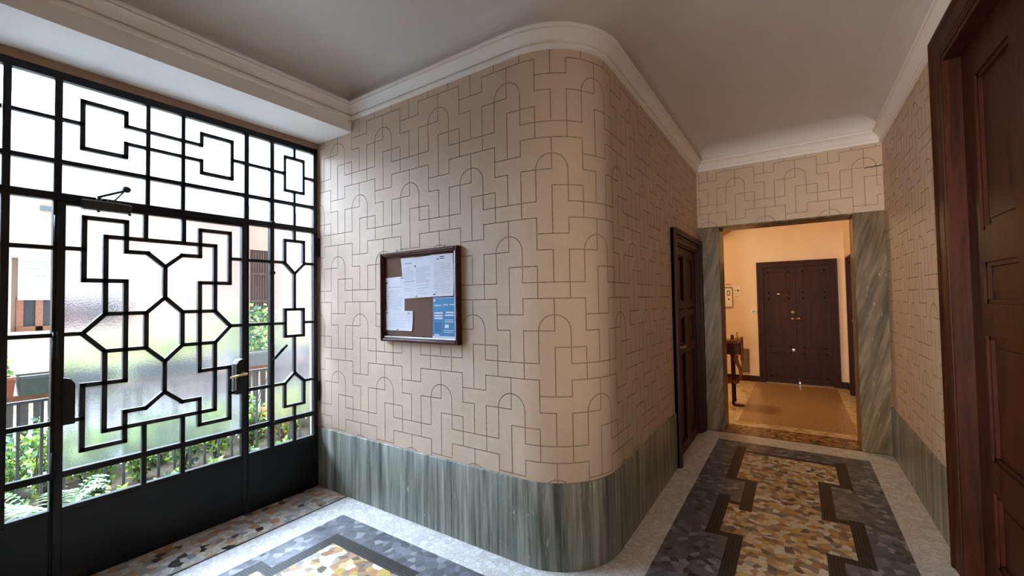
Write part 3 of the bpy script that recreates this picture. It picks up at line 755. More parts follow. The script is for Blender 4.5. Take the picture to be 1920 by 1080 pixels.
# side casements ornament
for s in (-1, 1):
    c = YC+s*.840; mb = MB()
    for pts in ([(0, 2.76), (0, 2.667)], [(0, 2.40), (0, 2.002)], [(0, 1.745), (0, 1.456)], [(0, 1.246), (0, .955)], [(0, .702), (0, .42)]): strip(mb, [(c+p, z) for p, z in pts], w=.02)
    strip(mb, [(c-.077, 2.667), (c+.077, 2.667), (c+.077, 2.40), (c-.077, 2.40), (c-.077, 2.667)], w=.021)
    strip(mb, [(c-.077, 2.002), (c+.077, 2.002), (c+.077, 1.822), (c, 1.742), (c-.077, 1.822), (c-.077, 2.002)], w=.021)
    strip(mb, [(c-.074, 1.456), (c+.074, 1.456), (c+.074, 1.246), (c-.074, 1.246), (c-.074, 1.456)], w=.021)
    strip(mb, [(c, .955), (c+.077, .880), (c+.077, .702), (c-.077, .702), (c-.077, .880), (c, .955)], w=.021)
    for z, d_ in ((2.532, .077), (1.826, .077), (1.350, .074), (.881, .077)):
        for q in (-1, 1): strip(mb, [(c+q*d_, z), (c+q*.15, z)], w=.02)
    mb.build('side_ornament', GI, scr)
    mb = MB(); mb.box((-.023, min(c-.152, c+.152), .61), (-.019, max(c-.152, c+.152), 2.09)); tag(mb.build('pane', M['obscured_glass'], scr), 'frosted glass pane')
    mb = MB(); mb.box((-.023, c-.152, 2.12), (-.019, c+.152, 2.755)); mb.build('pane', M['upper_glass'], scr)
    mb = MB(); mb.box((-.023, c-.152, .42), (-.019, c+.152, .59)); tag(mb.build('pane', M['clear_glass'], scr), 'clear glass pane')
    e = YC+s*.5715; mb = MB(); mb.box((-.023, e-.08, .42), (-.019, e+.08, 2.09)); tag(mb.build('pane', M['clear_glass'], scr), 'clear glass pane')
    mb = MB(); mb.box((-.023, e-.08, 2.12), (-.019, e+.08, 2.755)); mb.build('pane', M['upper_glass'], scr)
mb = MB(); mb.box((-.023, YC-.47, 2.12), (-.019, YC+.47, 2.755)); tag(mb.build('transom_pane', M['upper_glass'], scr), 'frosted glass pane over the gate leaf')
# side casement bolt handle, knobs and hinges
mb = MB(); y = -.383
mb.box((.0, y-.012, 1.03), (.010, y+.012, 1.20), bev=.003); mb.tube([(.008, y, 1.085), (.03, y+.004, 1.09), (.045, y+.05, 1.15), (.05, y+.085, 1.185)], [.009, .009, .011, .009], 8)
mb.build('bolt_handle', GF, scr)
for z in (2.12, 1.74, .60):
    mb = MB(); mb.lathe([(0, .02), (.014, .018), (.016, .004), (.02, 0)], (.0, y, z), (1, 0, 0), 12); mb.build('bolt_guide', GF, scr)
for z in (1.96, .77):
    mb = MB(); mb.tube([(.010, -.010, z-.075), (.010, -.010, z+.075)], .009, 10); mb.lathe([(0, .012), (.007, .01), (.009, 0)], (.010, -.010, z+.075), (0, 0, 1), 8); mb.build('hinge', GF, scr)
# leaf
l0, l1 = YC-.485, YC+.485
mb = MB()
vbar(mb, l0, l0+.038, .004, 2.083, -.044, .001); vbar(mb, l1-.036, l1, .004, 2.083, -.044, .001)
vbar(mb, l0, l1, 2.066, 2.084, -.042, .0); vbar(mb, l0, l1, .583, .617, -.042, -.001); vbar(mb, l0, l1, .396, .424, -.042, -.001)
for s in (-1, 1): y4 = YC+s*.0985; vbar(mb, y4-.0115, y4+.0115, .42, .79, -.036, -.004); vbar(mb, y4-.0115, y4+.0115, 1.905, 2.07, -.036, -.004)
mb.build('frame', GF, ga)
mb = MB(); vbar(mb, l0+.002, l1-.002, .006, .402, -.03, -.004, .002); vbar(mb, l0+.002, l1-.002, .004, .035, -.04, .002, .002); mb.build('kick_plate', GF, ga)
mb = MB()
mir(mb, [(0, 1.749), (.088, 1.829), (.19, 1.829), (.19, 2.008), (.372, 2.008), (.372, 1.652), (.19, 1.652), (.19, 1.062), (.372, 1.065), (.372, .706), (.19, .706), (.19, .879), (.093, .879), (0, .960)])
strip(mb, [(YC, 1.749), (YC, 1.555)]); strip(mb, [(YC, 1.151), (YC, .960)])
mir(mb, [(.281, 1.909), (.281, 1.460)]); mir(mb, [(.281, 1.245), (.281, .788)])
strip(mb, [(YC-.281, 1.909), (YC+.281, 1.909)]); strip(mb, [(YC-.281, .788), (YC+.281, .788)])
mir(mb, [(.376, 1.352), (.281, 1.460), (.093, 1.460), (0, 1.555)]); mir(mb, [(.376, 1.352), (.281, 1.245), (.093, 1.245), (0, 1.151)]); mir(mb, [(.093, 1.460), (.093, 1.245)])
mir(mb, [(.376, 1.353), (.465, 1.353)], w=.022); mir(mb, [(.372, 1.827), (.465, 1.827)], w=.021); mir(mb, [(.372, .881), (.465, .881)], w=.021)
tag(mb.build('ornament', GI, ga), 'black flat-bar ornament of interlocked squares around an octagon')
mb = MB(); mb.box((-.023, YC-.465, .60), (-.019, YC+.465, 2.075)); tag(mb.build('pane', M['obscured_glass'], ga), 'frosted glass pane')
mb = MB(); mb.box((-.023, YC-.465, .41), (-.019, YC+.465, .60)); tag(mb.build('pane', M['clear_glass'], ga), 'clear glass pane')
# lock boxes
def lockbox(y0, y1, z0, z1, s, nm, lab):
    mb = MB(); c = .022
    a, b = (y0, y1)
    pts = [(a, z0), (b, z0), (b, z1-.035), (b-(b-a)*.35, z1-.008), (b-(b-a)*.8, z1), (a, z1)]
    if (b-a) < 0: pts = pts[::-1]
    mb.prism(pts, (-.05, 0, 0), (0, 1, 0), (0, 0, 1), (1, 0, 0), .075)
    return tag(mb.build(nm, GF, ga), lab)
lockbox(l0+.03, -1.452, .868, 1.118, 1, 'lock_case', 'black iron lock case on the hinge side')
lockbox(l1-.03, -.644, .868, 1.113, -1, 'lock_case', 'black iron lock case beside the brass handle')
mb = MB(); mb.lathe([(0, .0), (.016, .0), (.016, .006), (.008, .012), (.008, .045)], (.024, -.600, 1.006), (1, 0, 0), 12)
mb.tube([(.065, -.592, 1.008), (.068, -.64, 1.006), (.066, -.70, .998)], [.009, .008, .007], 8)
tag(mb.build('handle', M['brass'], ga), 'brass lever handle')
mb = MB(); mb.box((.024, -.652, .90), (.026, -.646, 1.07)); mb.build('strike_edge', M['steel'], ga)
for z in (1.93, 1.3, .66):
    mb = MB(); mb.tube([(.008, l0+.001, z-.07), (.008, l0+.001, z+.07)], .010, 10); mb.build('hinge', GF, ga)
mb = MB(); mb.box((.0, l0+.008, .17), (.006, l0+.034, .24), bev=.002); mb.build('floor_bolt', GF, ga)
# door closer on the leaf
cl = MB(); cl.box((.001, -1.437, 2.050), (.045, -1.225, 2.100), bev=.006)
clo = tag(cl.build('door_closer', M['dark_steel'], ga), 'dark grey hydraulic closer body')
mb = MB(); mb.box((.002, -1.437, 2.101), (.040, -1.232, 2.104)); mb.build('cover_edge', M['steel'], clo)
mb = MB(); mb.tube([(.022, -1.365, 2.100), (.022, -1.365, 2.125)], .012, 10); mb.tube([(.022, -1.372, 2.126), (.05, -1.26, 2.180)], .007, 8)
mb.tube([(.05, -1.26, 2.180), (.03, -1.30, 2.118)], .004, 6); mb.box((.01, -1.33, 2.106), (.04, -1.27, 2.114)); mb.build('arm', M['dark_steel'], clo)
mb = MB(); mb.lathe([(0, -.014), (.014, -.012), (.020, -.004), (.020, .006), (.012, .014), (0, .016)], (.05, -1.252, 2.190), (1, 0, .3), 10); mb.build('arm_joint', M['black_plastic'], clo)
mb = MB()
for y in (-1.366, -1.229): mb.lathe([(0, .012), (.007, .010), (.008, 0)], (.02, y, 2.052), (0, 0, -1), 8)
mb.build('adjusting_screw', M['dark_steel'], clo)

# ------------------------------------------------------------------ notice board and what is pinned to it
nb = empty('notice_board', (1.187, -.002, 1.22), 'dark wood framed cork notice board on the patterned wall', 'notice board')
BX = (.820, 1.555); BZ = (1.222, 1.853)
mb = MB()
def fbar(a, b, c, d_, y0, y1, bev=.004): mb.box((a, y0, c), (b, y1, d_), bev=bev)
fw = .030
for (a, b, c, d_) in ((BX[0], BX[0]+fw, BZ[0], BZ[1]), (BX[1]-fw, BX[1], BZ[0], BZ[1]), (BX[0]+fw, BX[1]-fw, BZ[1]-fw, BZ[1]), (BX[0]+fw, BX[1]-fw, BZ[0], BZ[0]+fw)):
    fbar(a, b, c, d_, -.036, -.002)
for (a, b, c, d_) in ((BX[0]+.002, BX[0]+fw*.7, BZ[0]+.002, BZ[1]-.002), (BX[1]-fw*.7, BX[1]-.002, BZ[0]+.002, BZ[1]-.002), (BX[0]+fw*.7, BX[1]-fw*.7, BZ[1]-fw*.7, BZ[1]-.002), (BX[0]+fw*.7, BX[1]-fw*.7, BZ[0]+.002, BZ[0]+fw*.7)):
    fbar(a, b, c, d_, -.046, -.034, .005)
mb.build('frame', M['board_wood'], nb)
mb = MB(); mb.box((BX[0]+.02, -.012, BZ[0]+.02), (BX[1]-.02, -.003, BZ[1]-.02)); mb.build('cork_panel', M['cork'], nb)
mb = MB(); mb.box((BX[0]+fw, -.030, BZ[0]+fw), (BX[1]-fw, -.022, BZ[0]+fw+.007), bev=.001)
mb.box((BX[1]-fw-.006, -.030, BZ[0]+fw), (BX[1]-fw, -.022, BZ[1]-fw), bev=.001); tag(mb.build('bead', M['steel'], nb), 'bright metal glazing bead')
for x in (.96, 1.42):
    mb = MB(); mb.tube([(x, -.010, BZ[1]-.002), (x, -.010, BZ[1]+.012)], .0035, 6); mb.lathe([(.0035, 0), (.007, .003), (.003, .008), (0, .009)], (x, -.010, BZ[1]+.010), (0, 0, 1), 8); mb.build('hanging_screw', M['steel'], nb)
PAPERS = {}
def sheet(name, quad, label, y=-.0135, lines=None, mat='paper', cat='notice', curl=.004, group='notices pinned on the board', extra=None):
    """quad: tl, tr, br, bl in (x, z)"""
    mb = MB(); nx, nz = 8, 10; tl, tr, br, bl = quad
    def P(u, v, dy=0):
        x = (tl[0]*(1-u)+tr[0]*u)*(1-v)+(bl[0]*(1-u)+br[0]*u)*v; z = (tl[1]*(1-u)+tr[1]*u)*(1-v)+(bl[1]*(1-u)+br[1]*u)*v
        b = curl*(math.sin(PI*u)*.5+abs(2*v-1)**3*abs(2*u-1)**3*.9+.25*math.sin(5*v+2*u))
        return (x, y-b+dy, z)
    mb.grid([[P(i/nx, j/nz) for i in range(nx+1)] for j in range(nz+1)], 0, True)
    mb.grid([[P(i/nx, j/nz, .0004) for i in range(nx+1)] for j in range(nz+1)], 0, True)
    for (u0, u1, v0, v1, mi) in (lines or []):
        n = max(1, int((u1-u0)*nx*1.5))
        mb.grid([[P(u0+(u1-u0)*i/n, v0, -.0006) for i in range(n+1)], [P(u0+(u1-u0)*i/n, v1, -.0006) for i in range(n+1)]], mi, True)
    o = mb.build(name, [M[mat], M['ink'], M['ink_dark'], M['poster_deep'], M['paper']], loc=((tl[0]+br[0])/2, y, br[1]), fix=False)
    return tag(o, label, cat, group)
def textlines(v0, v1, n, u0=.1, u1=.9, mi=1, h=.007, seed=1):
    r = random.Random(seed); out = []
    for i in range(n):
        v = v0+(v1-v0)*i/max(1, n-1); e = u1-(r.random()*.35 if r.random() < .3 else r.random()*.04)
        u = u0
        while u < e-.03:
            w = min(e-u, .05+r.random()*.12); out.append((u, u+w, v, v+h, mi)); u += w+.018
    return out
sheet('notice', [(.852, 1.674), (1.040, 1.680), (1.045, 1.395), (.852, 1.395)], 'white typed notice at the left of the board below the bare cork', y=-.0135,
      lines=[(.1, .85, .25, .256, 2)]+textlines(.34, .93, 15, seed=3))
sheet('notice', [(.852, 1.440), (1.130, 1.438), (1.120, 1.300), (.852, 1.300)], 'white sideways notice at the lower left of the board', y=-.0165, lines=textlines(.14, .8, 9, .08, .93, seed=5))
sheet('notice', [(1.013, 1.806), (1.150, 1.806), (1.150, 1.527), (1.040, 1.522)], 'narrow greenish white notice, leftmost of the top three', y=-.0135,
      lines=[(.25, .8, .13, .15, 1), (.1, .95, .58, .595, 1)]+textlines(.24, .53, 9, seed=8)+textlines(.64, .8, 4, seed=9))
sheet('notice', [(1.143, 1.803), (1.314, 1.808), (1.316, 1.532), (1.148, 1.527)], 'white typed notice in the middle of the top three', y=-.0165,
      lines=textlines(.26, .62, 12, .1, .92, seed=11)+textlines(.70, .9, 4, .12, .8, seed=12))
sheet('notice', [(1.310, 1.810), (1.504, 1.808), (1.503, 1.535), (1.318, 1.532)], 'white typed notice above the blue poster, rightmost of the top three', y=-.0195,
      lines=[(.25, .38, .10, .118, 2), (.42, .62, .095, .112, 2), (.4, .6, .05, .07, 2)]+textlines(.2, .92, 20, .12, .9, seed=14))
wl_ = [(.04, .96, .012, .02, 4)]
for (a, b, v) in ((.06, .42, .18), (.48, .70, .17), (.76, .97, .165)): wl_ += [(a+i*(b-a)/6, a+(i+.7)*(b-a)/6, v, v+.028, 4) for i in range(6)]
for (a, b, v) in ((.07, .46, .36), (.07, .46, .425), (.08, .46, .485), (.60, .94, .345), (.56, .94, .41)): wl_.append((a, b, v, v+.035, 4))
for v in (.53, .56, .59): wl_ += [(.55, .92, v, v+.01, 4)]
wl_ += [(.55, .72, .65, .73, 4), (.1, .4, .60, .84, 3), (.5, .95, .78, .79, 4), (.5, .9, .82, .83, 4), (.0, 1., .925, 1., 4), (.08, .3, .885, .915, 4), (.04, .12, .05, .10, 4), (.82, .95, .06, .07, 4)]
sheet('poster', [(1.318, 1.528), (1.511, 1.528), (1.508, 1.253), (1.310, 1.253)], 'blue printed poster with white text blocks at the lower right of the board', y=-.0140, lines=wl_, mat='poster_blue', cat='poster', curl=.003)
plain('pin_black', lin(30, 30, 34), .4); plain('pin_metal', lin(160, 150, 140), .35, .8)
pins = [((.872, 1.637), 'pin_black', 'black push pin near the top left of the left typed notice'), ((1.030, 1.667), 'pin_black', 'black push pin at the top right of the left typed notice'),
        ((1.163, 1.743), 'pin_black', 'black push pin at the upper left of the middle top notice'), ((1.338, 1.547), 'pin_black', 'black push pin at the lower left of the notice above the poster'),
        ((.872, 1.425), 'pin_black', 'black push pin at the upper left of the sideways notice'), ((1.095, 1.422), 'pin_metal', 'metal push pin at the upper right of the sideways notice'),
        ((.982, 1.308), 'pin_metal', 'metal push pin at the bottom edge of the sideways notice'), ((1.172, 1.538), 'pin_metal', 'metal push pin at the bottom of the middle top notice'),
        ((1.222, 1.270), 'pin_metal', 'lone metal push pin in the bare cork left of the poster'), ((1.494, 1.512), 'pin_metal', 'metal push pin at the top right corner of the blue poster')]
p0 = None
for (x, z), mt, lb in pins:
    key = 'pinmesh_'+mt
    mb = MB(); mb.lathe([(.0045, 0), (.0045, .002), (.0025, .004), (.003, .008), (.004, .009), (0, .010)], (0, 0, 0), (0, -1, 0), 10); mb.tube([(0, 0, 0), (0, .008, 0)], .0008, 5)
    o = mb.build('push_pin', M[mt]); o.location = (x, -.0205, z); tag(o, lb, 'pin', 'push pins on the notice board')

# ------------------------------------------------------------------ far hall furniture
# intercom style box, sign, switch, meter panel on the far wall
bx = empty('call_box', (2.30, YF, 1.318), 'tall white call box with a dark icon on the far wall', 'call box')
mb = MB(); mb.box((2.235, YF-.06, 1.318), (2.367, YF-.001, 1.672), bev=.006); mb.build('housing', M['white_plastic'], bx)
mb = MB(); mb.box((2.235, YF-.062, 1.652), (2.372, YF-.058, 1.672)); tag(mb.build('header_strip', M['green_label'], bx), 'dark green header strip')
mb = MB(); mb.box((2.286, YF-.063, 1.520), (2.336, YF-.059, 1.610), bev=.002)
mb.build('icon_plate', M['ink_dark'], bx); mb = MB(); mb.box((2.298, YF-.065, 1.538), (2.324, YF-.062, 1.592)); tag(mb.build('icon_inset', M['white_plastic'], bx), 'pale inset of the icon')
mb = MB(); mb.lathe([(0, .006), (.012, .005), (.015, 0)], (2.311, YF-.06, 1.452), (0, -1, 0), 14); tag(mb.build('button', M['black_plastic'], bx), 'black push button')
mb = MB(); mb.box((2.262, YF-.006, 1.712), (2.352, YF-.001, 1.728)); tag(mb.build('label_strip', M['red_label']), 'small reddish label strip above the white call box', 'label')
sg = MB(); sg.box((2.378, YF-.010, 1.508), (2.497, YF-.001, 1.700), bev=.002)
sgo = tag(sg.build('wall_sign', M['white_plastic']), 'white sign with small black pictograms beside the call box', 'sign')
for (a, b, c, d_, mt) in ((2.408, 2.424, 1.606, 1.622, 'ink_dark'), (2.446, 2.474, 1.588, 1.622, 'ink_dark'), (2.456, 2.464, 1.622, 1.634, 'ink_dark'), (2.395, 2.480, 1.556, 1.560, 'ink'), (2.395, 2.470, 1.542, 1.546, 'ink')):
    mb = MB(); mb.box((a, YF-.0115, c), (b, YF-.0095, d_)); mb.build('pictogram', M[mt], sgo)
sw = MB(); sw.box((2.655, YF-.012, 1.193), (2.748, YF-.001, 1.262), bev=.004); swo = tag(sw.build('light_switch', M['white_plastic']), 'white wall switch with two dark rockers left of the double door', 'switch')
for x in (2.684, 2.711): mb = MB(); mb.box((x-.006, YF-.016, 1.212), (x+.006, YF-.011, 1.244), bev=.001); tag(mb.build('rocker', M['ink_dark'], swo), 'dark rocker')
mb = MB(); mb.box((2.475, YF-.035, .152), (2.600, YF-.001, .570), bev=.006); mb.box((2.487, YF-.039, .165), (2.588, YF-.034, .557), bev=.003)
tag(mb.build('meter_cover', M['grey_panel']), 'flat olive brown meter cover low on the far wall', 'meter cover')

# wooden hall stand half hidden behind the left pillar
HX, HY = 2.50, 4.65
hs = empty('hall_stand', (HX, HY, 0), 'turned wooden hall stand behind the left marble pillar', 'hall stand')
mb = MB(); mb.box((2.33, HY-.16, .855), (2.682, HY+.14, .898), bev=.006); mb.build('top', M['stair_wood'], hs)
mb = MB(); mb.box((2.36, HY-.13, .70), (2.665, HY+.12, .855), bev=.004); mb.build('drawer_box', M['dark_walnut'], hs)
mb = MB(); mb.box((2.655, HY-.02, .60), (2.690, HY+.06, .935), bev=.008); mb.build('end_post', M['stair_wood'], hs)
for (x, y_) in ((2.562, HY-.11), (2.40, HY-.11), (2.562, HY+.10), (2.40, HY+.10)):
    mb = MB(); mb.lathe([(0, 0), (.016, 0), (.02, .02), (.016, .06), (.016, .28), (.022, .30), (.016, .33), (.017, .66), (.024, .68), (.02, .70)], (x, y_, .012), (0, 0, 1), 14); mb.build('leg', M['dark_walnut'], hs)
for ya in (HY-.13, HY+.085): mb = MB(); mb.box((2.34, ya, .30), (2.62, ya+.035, .34), bev=.008); mb.build('lower_rail', M['stair_wood'], hs)
mb = MB(); S = [(2.615, HY-.11, .69), (2.605, HY-.11, .63), (2.63, HY-.11, .575), (2.655, HY-.11, .51), (2.668, HY-.11, .43), (2.660, HY-.11, .37), (2.63, HY-.11, .325), (2.59, HY-.11, .315)]
mb.tube(S, [.03, .034, .024, .02, .022, .022, .02, .018], 10); mb.build('scroll_bracket', M['stair_wood'], hs)
mb = MB(); mb.lathe([(0, 0), (.072, 0), (.074, .006), (.05, .012), (0, .014)], (2.625, HY-.09, 0.0005), (0, 0, 1), 22); mb.build('foot_plate', M['dark_walnut'], hs)
mb = MB(); mb.lathe([(0, 0), (.014, 0), (.02, .004), (.021, .062), (.019, .066), (.017, .062), (.016, .01)], (2.563, HY-.03, .8985), (0, 0, 1), 16)
tag(mb.build('wooden_cup', M['stair_wood']), 'small brown cup on top of the hall stand', 'cup')
mb = MB(); mb.lathe([(0, 0), (.021, 0), (.026, .014), (.024, .032), (.014, .048), (.009, .060), (.009, .085), (.013, .098), (.006, .104)], (2.622, HY-.03, .8990), (0, 0, 1), 16)
tag(mb.build('glass_bottle', M['glass_green']), 'small yellow-green bottle on the hall stand beside the brown cup', 'bottle')

# stair flight passing overhead at the left of the far hall
st = MB(); y0, y1 = 5.75, YF-.001
n = 8; run, rise = .26, .150; xA, zA = 1.02, 1.92
sl = rise/run
top = []
for i in range(n): top += [(xA+i*run, zA+.16+(i+1)*rise), (xA+(i+1)*run, zA+.16+(i+1)*rise)]
xe = xA+n*run
# clip by ceiling
poly = [(xA, zA)]+[(x, min(z, 3.118)) for x, z in top]+[(xe, min(zA+sl*(xe-xA), 3.10))]
pp = []
for q_ in poly:
    if not pp or (abs(pp[-1][0]-q_[0])+abs(pp[-1][1]-q_[1])) > 1e-4: pp.append(q_)
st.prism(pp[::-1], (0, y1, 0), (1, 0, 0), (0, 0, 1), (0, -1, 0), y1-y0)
tag(st.build('stair_flight', M['shaded_stair_plaster']), 'sloping plaster underside of a stair flight above the far hall', 'stairs')

# ceiling lamp of the far hall
lp = empty('globe_lamp', (1.95, 4.9, 2.62), 'warm glowing globe lamp hanging in the far hall', 'lamp')
mb = MB(); mb.lathe([(0, -.11), (.05, -.098), (.09, -.06), (.11, 0), (.09, .06), (.05, .098), (.02, .11)], (1.95, 4.9, 2.62), (0, 0, 1), 24); mb.build('globe', M['lamp_globe'], lp)
mb = MB(); mb.tube([(1.95, 4.9, 2.73), (1.95, 4.9, 3.10)], .008, 8); mb.lathe([(.0, 0), (.05, 0), (.05, -.02), (.01, -.03)], (1.95, 4.9, 3.119), (0, 0, 1), 16); mb.build('stem', M['brass'], lp)
FAR_LAMP = add_light('far_lamp', 'POINT', (1.95, 4.9, 2.5), 48, (1, .73, .40), .1)
# added fill light brightening the corridor, in front of the made-up street door
FILL_LIGHT = add_light('corridor_fill', 'AREA', (2.9, -3.12, 1.4), 34, (1, .90, .81), .9, shape='RECTANGLE', size_y=2.1)
FILL_LIGHT.data.spread = math.radians(64); FILL_LIGHT.rotation_euler = Vector((.30, 1, .02)).to_track_quat('-Z', 'Y').to_euler()

# ------------------------------------------------------------------ courtyard
mb = MB(); mb.box((-.13, -6, -.12), (-.06, 9, .02)); mb.box((-9, -6, -.2), (-.13, 9, 0))
tag(mb.build('courtyard_ground', M['curb_stone']), 'pale stone paving of the courtyard outside the gate', 'ground', kind='structure')
mb = MB(); mb.box((-1.95, -4, 0.001), (-1.04, 5, .03), bev=.005); mb.box((-1.93, -3.98, .02), (-1.08, 4.98, .045))
tag(mb.build('planting_bed', M['soil']), 'dark earth bed between the iron railing and the picket fence', 'planting bed', kind='structure')
# iron railing
rl = empty('iron_railing', (-1.0, 0, 0), 'thin grey iron railing just outside the gate', 'railing')
mb = MB(); mb.box((-1.015, -3.5, .862), (-.985, 4.2, .880)); mb.box((-1.010, -3.5, .012), (-.990, 4.2, .03)); mb.build('rail', M['rail_iron'], rl)
y = -3.46; k = 0
bars = []
while y < 4.2:
    bars.append(y); y += .1075
for y in bars:
    if -2.4 < y < 3.2:
        mb = MB(); mb.box((-1.008, y-.008, .0), (-.992, y+.008, .863)); mb.build('bar', M['rail_iron'], rl)
# picket fence behind the bed
pf = empty('picket_fence', (-2.0, 0, 0), 'weathered grey picket fence behind the planting bed', 'fence')
mb = MB(); mb.box((-2.02, -3.5, .74), (-1.98, 5, .785)); mb.box((-2.02, -3.5, .22), (-1.98, 5, .26)); tag(mb.build('rail', M['frame_red_wood'], pf), 'brownish horizontal rail')
mb = MB(); y = -3.45
while y < 5:
    mb.box((-1.982, y, 0), (-1.965, y+.055, .74)); y += .082
tag(mb.build('picket', M['grey_wood'], pf), None, kind='stuff')
# planters hanging on the fence
def planter(y0, y1, mt, label):
    e = empty('planter_box', (-2.0, (y0+y1)/2, .79), label, 'planter', 'planter boxes on the picket fence')
    mb = MB(); b, t = .075, .10
    for (w0, w1, za, zb) in ((b, t, .786, .925), (t+.008, t+.008, .925, .948)):
        mb.grid([[(-2.0-w0, y0+.01, za), (-2.0+w0, y0+.01, za), (-2.0+w0, y1-.01, za), (-2.0-w0, y1-.01, za)], [(-2.0-w1, y0, zb), (-2.0+w1, y0, zb), (-2.0+w1, y1, zb), (-2.0-w1, y1, zb)]], 0, False, True)
    mb.face([(-2.07, y0+.01, .787), (-1.93, y0+.01, .787), (-1.93, y1-.01, .787), (-2.07, y1-.01, .787)])
    mb.build('box', M[mt], e)
    mb = MB(); mb.box((-2.095, y0+.01, .90), (-1.905, y1-.01, .935)); mb.build('soil', M['soil'], e)
planter(-2.3, -1.425, 'terracotta', 'terracotta planter box at the left end of the fence seen past the gate post')
planter(-1.405, -.80, 'dark_planter', 'dark green-grey planter box beside the terracotta one')
planter(-.70, -.02, 'dark_planter', 'dark planter box behind the frosted leaf, nearer the middle of the fence')
planter(.14, .90, 'grey_planter', 'long pale grey planter box seen through the clear glass column on the right')
planter(1.05, 1.75, 'dark_planter', 'dark planter box at the right end of the fence')

def leaf(mb, p, d_, n_, L, w, mi):
    d_ = d_.normalized(); s = d_.cross(n_).normalized(); n_ = s.cross(d_)
    a = p; b = p+d_*L*.45+s*w*.5+n_*w*.12; c = p+d_*L-n_*L*.1; e = p+d_*L*.45-s*w*.5+n_*w*.12; mid = p+d_*L*.5
    mb.face([a, b, c, mid], mi); mb.face([a, mid, c, e], mi)
def rv(r): return Vector((r.gauss(0, 1), r.gauss(0, 1), r.gauss(0, 1))).normalized()
def shrub(name, c, rad, nleaf, lsize, mats, label, seed, cat='shrub', group=None, stems=6, z0=None):
    r = random.Random(seed); base = Vector((c[0], c[1], c[2]-rad[2] if z0 is None else z0))
    e = empty(name, base, label, cat, group)
    mb = MB(); tips = []
    for i in range(stems):
        v = rv(r); t = Vector((c[0]+v.x*rad[0]*.8, c[1]+v.y*rad[1]*.8, c[2]+abs(v.z)*rad[2]*.7)); m_ = (base+t)/2+rv(r)*.04
        mb.tube([base+Vector((v.x, v.y, 0))*.02, m_, t], [.008, .006, .003], 5); tips.append((base, m_, t))
    mb.build('stem', M['bark'], e)
    mb = MB()
    for i in range(nleaf):
        v = rv(r); q = r.random()**.4; p = Vector((c[0]+v.x*rad[0]*q, c[1]+v.y*rad[1]*q, c[2]+v.z*rad[2]*q))
        leaf(mb, p, rv(r)+Vector((0, 0, -.2)), rv(r)+Vector((.4, 0, .8)), lsize*(.6+.8*r.random()), lsize*(.5+.4*r.random()), r.choices(range(len(mats)), [3, 2, 1][:len(mats)])[0])
    mb.build('foliage', [M[m_] for m_ in mats], e, fix=False)
    return e
GP = 'leafy shrubs in the planting bed'
LG = [('leaf_bright', 'leaf_mid', 'leaf_dark'), ('leaf_mid', 'leaf_dark', 'leaf_bright')]
BED = [(-1.62, .33, 0, 'climber crowding the far left post, leaves up to the rail'), (-1.36, .34, 0, 'bright green leafy shrub right behind the left gate post'),
       (-1.08, .26, 1, 'mid green shrub low behind the left end of the frosted leaf'), (-.80, .27, 0, 'yellow-green shrub low between the two left rows of bars'),
       (-.52, .25, 1, 'dark green shrub low behind the middle of the gate leaf'), (-.24, .27, 0, 'light green shrub low just right of the middle of the leaf'),
       (.04, .28, 1, 'green shrub low behind the right end of the gate leaf')]
for i, (y, hz, g_, lb) in enumerate(BED):
    shrub('leafy_shrub', (-1.22-.06*(i % 2), y, .05+hz), (.11, .115, hz), 340, .05, LG[g_], lb, 50+i, group=GP, z0=.045, stems=9)
IVY = [(-1.05, 'low ivy clump behind the left end of the bottom glass strip'), (-.74, 'low ivy clump behind the second gap of the bottom strip'),
       (-.44, 'low ivy clump behind the middle of the bottom strip'), (-.14, 'low ivy clump behind the right half of the bottom strip'), (.14, 'low ivy clump behind the gate handle side of the bottom strip')]
for i, (y, lb) in enumerate(IVY):
    shrub('ivy', (-.84, y, .10), (.10, .13, .085), 150, .048, LG[i % 2], lb, 90+i, 'ivy', 'ivy clumps at the foot of the railing', 4, z0=.002)
BACK = [(-1.5, .28, 1, 'tall dark green shrub against the picket fence at the left'), (-1.05, .24, 0, 'bright shrub against the fence behind the left bars'), (-.6, .25, 1, 'green shrub against the fence behind the middle bars'),
        (-.14, .25, 0, 'pale green shrub against the fence behind the right bars'), (.72, .27, 0, 'light shrub against the fence below the right end of the pale grey planter')]
for i, (y, hz, g_, lb) in enumerate(BACK):
    shrub('back_shrub', (-1.66, y, .05+hz), (.18, .185, hz), 400, .055, LG[g_], lb, 70+i, group='shrubs against the picket fence', z0=.045, stems=9)
shrub('autumn_shrub', (-1.3, .40, .33), (.17, .2, .30), 380, .05, ('leaf_bright', 'leaf_autumn', 'leaf_mid'), 'yellow and orange shrub low in the clear glass column', 65, z0=.045)
shrub('autumn_shrub', (-1.3, .90, .33), (.15, .22, .30), 460, .05, ('leaf_autumn', 'leaf_bright', 'leaf_mid'), 'orange-brown shrub behind the lowest panes beside the wall', 66, z0=.045)
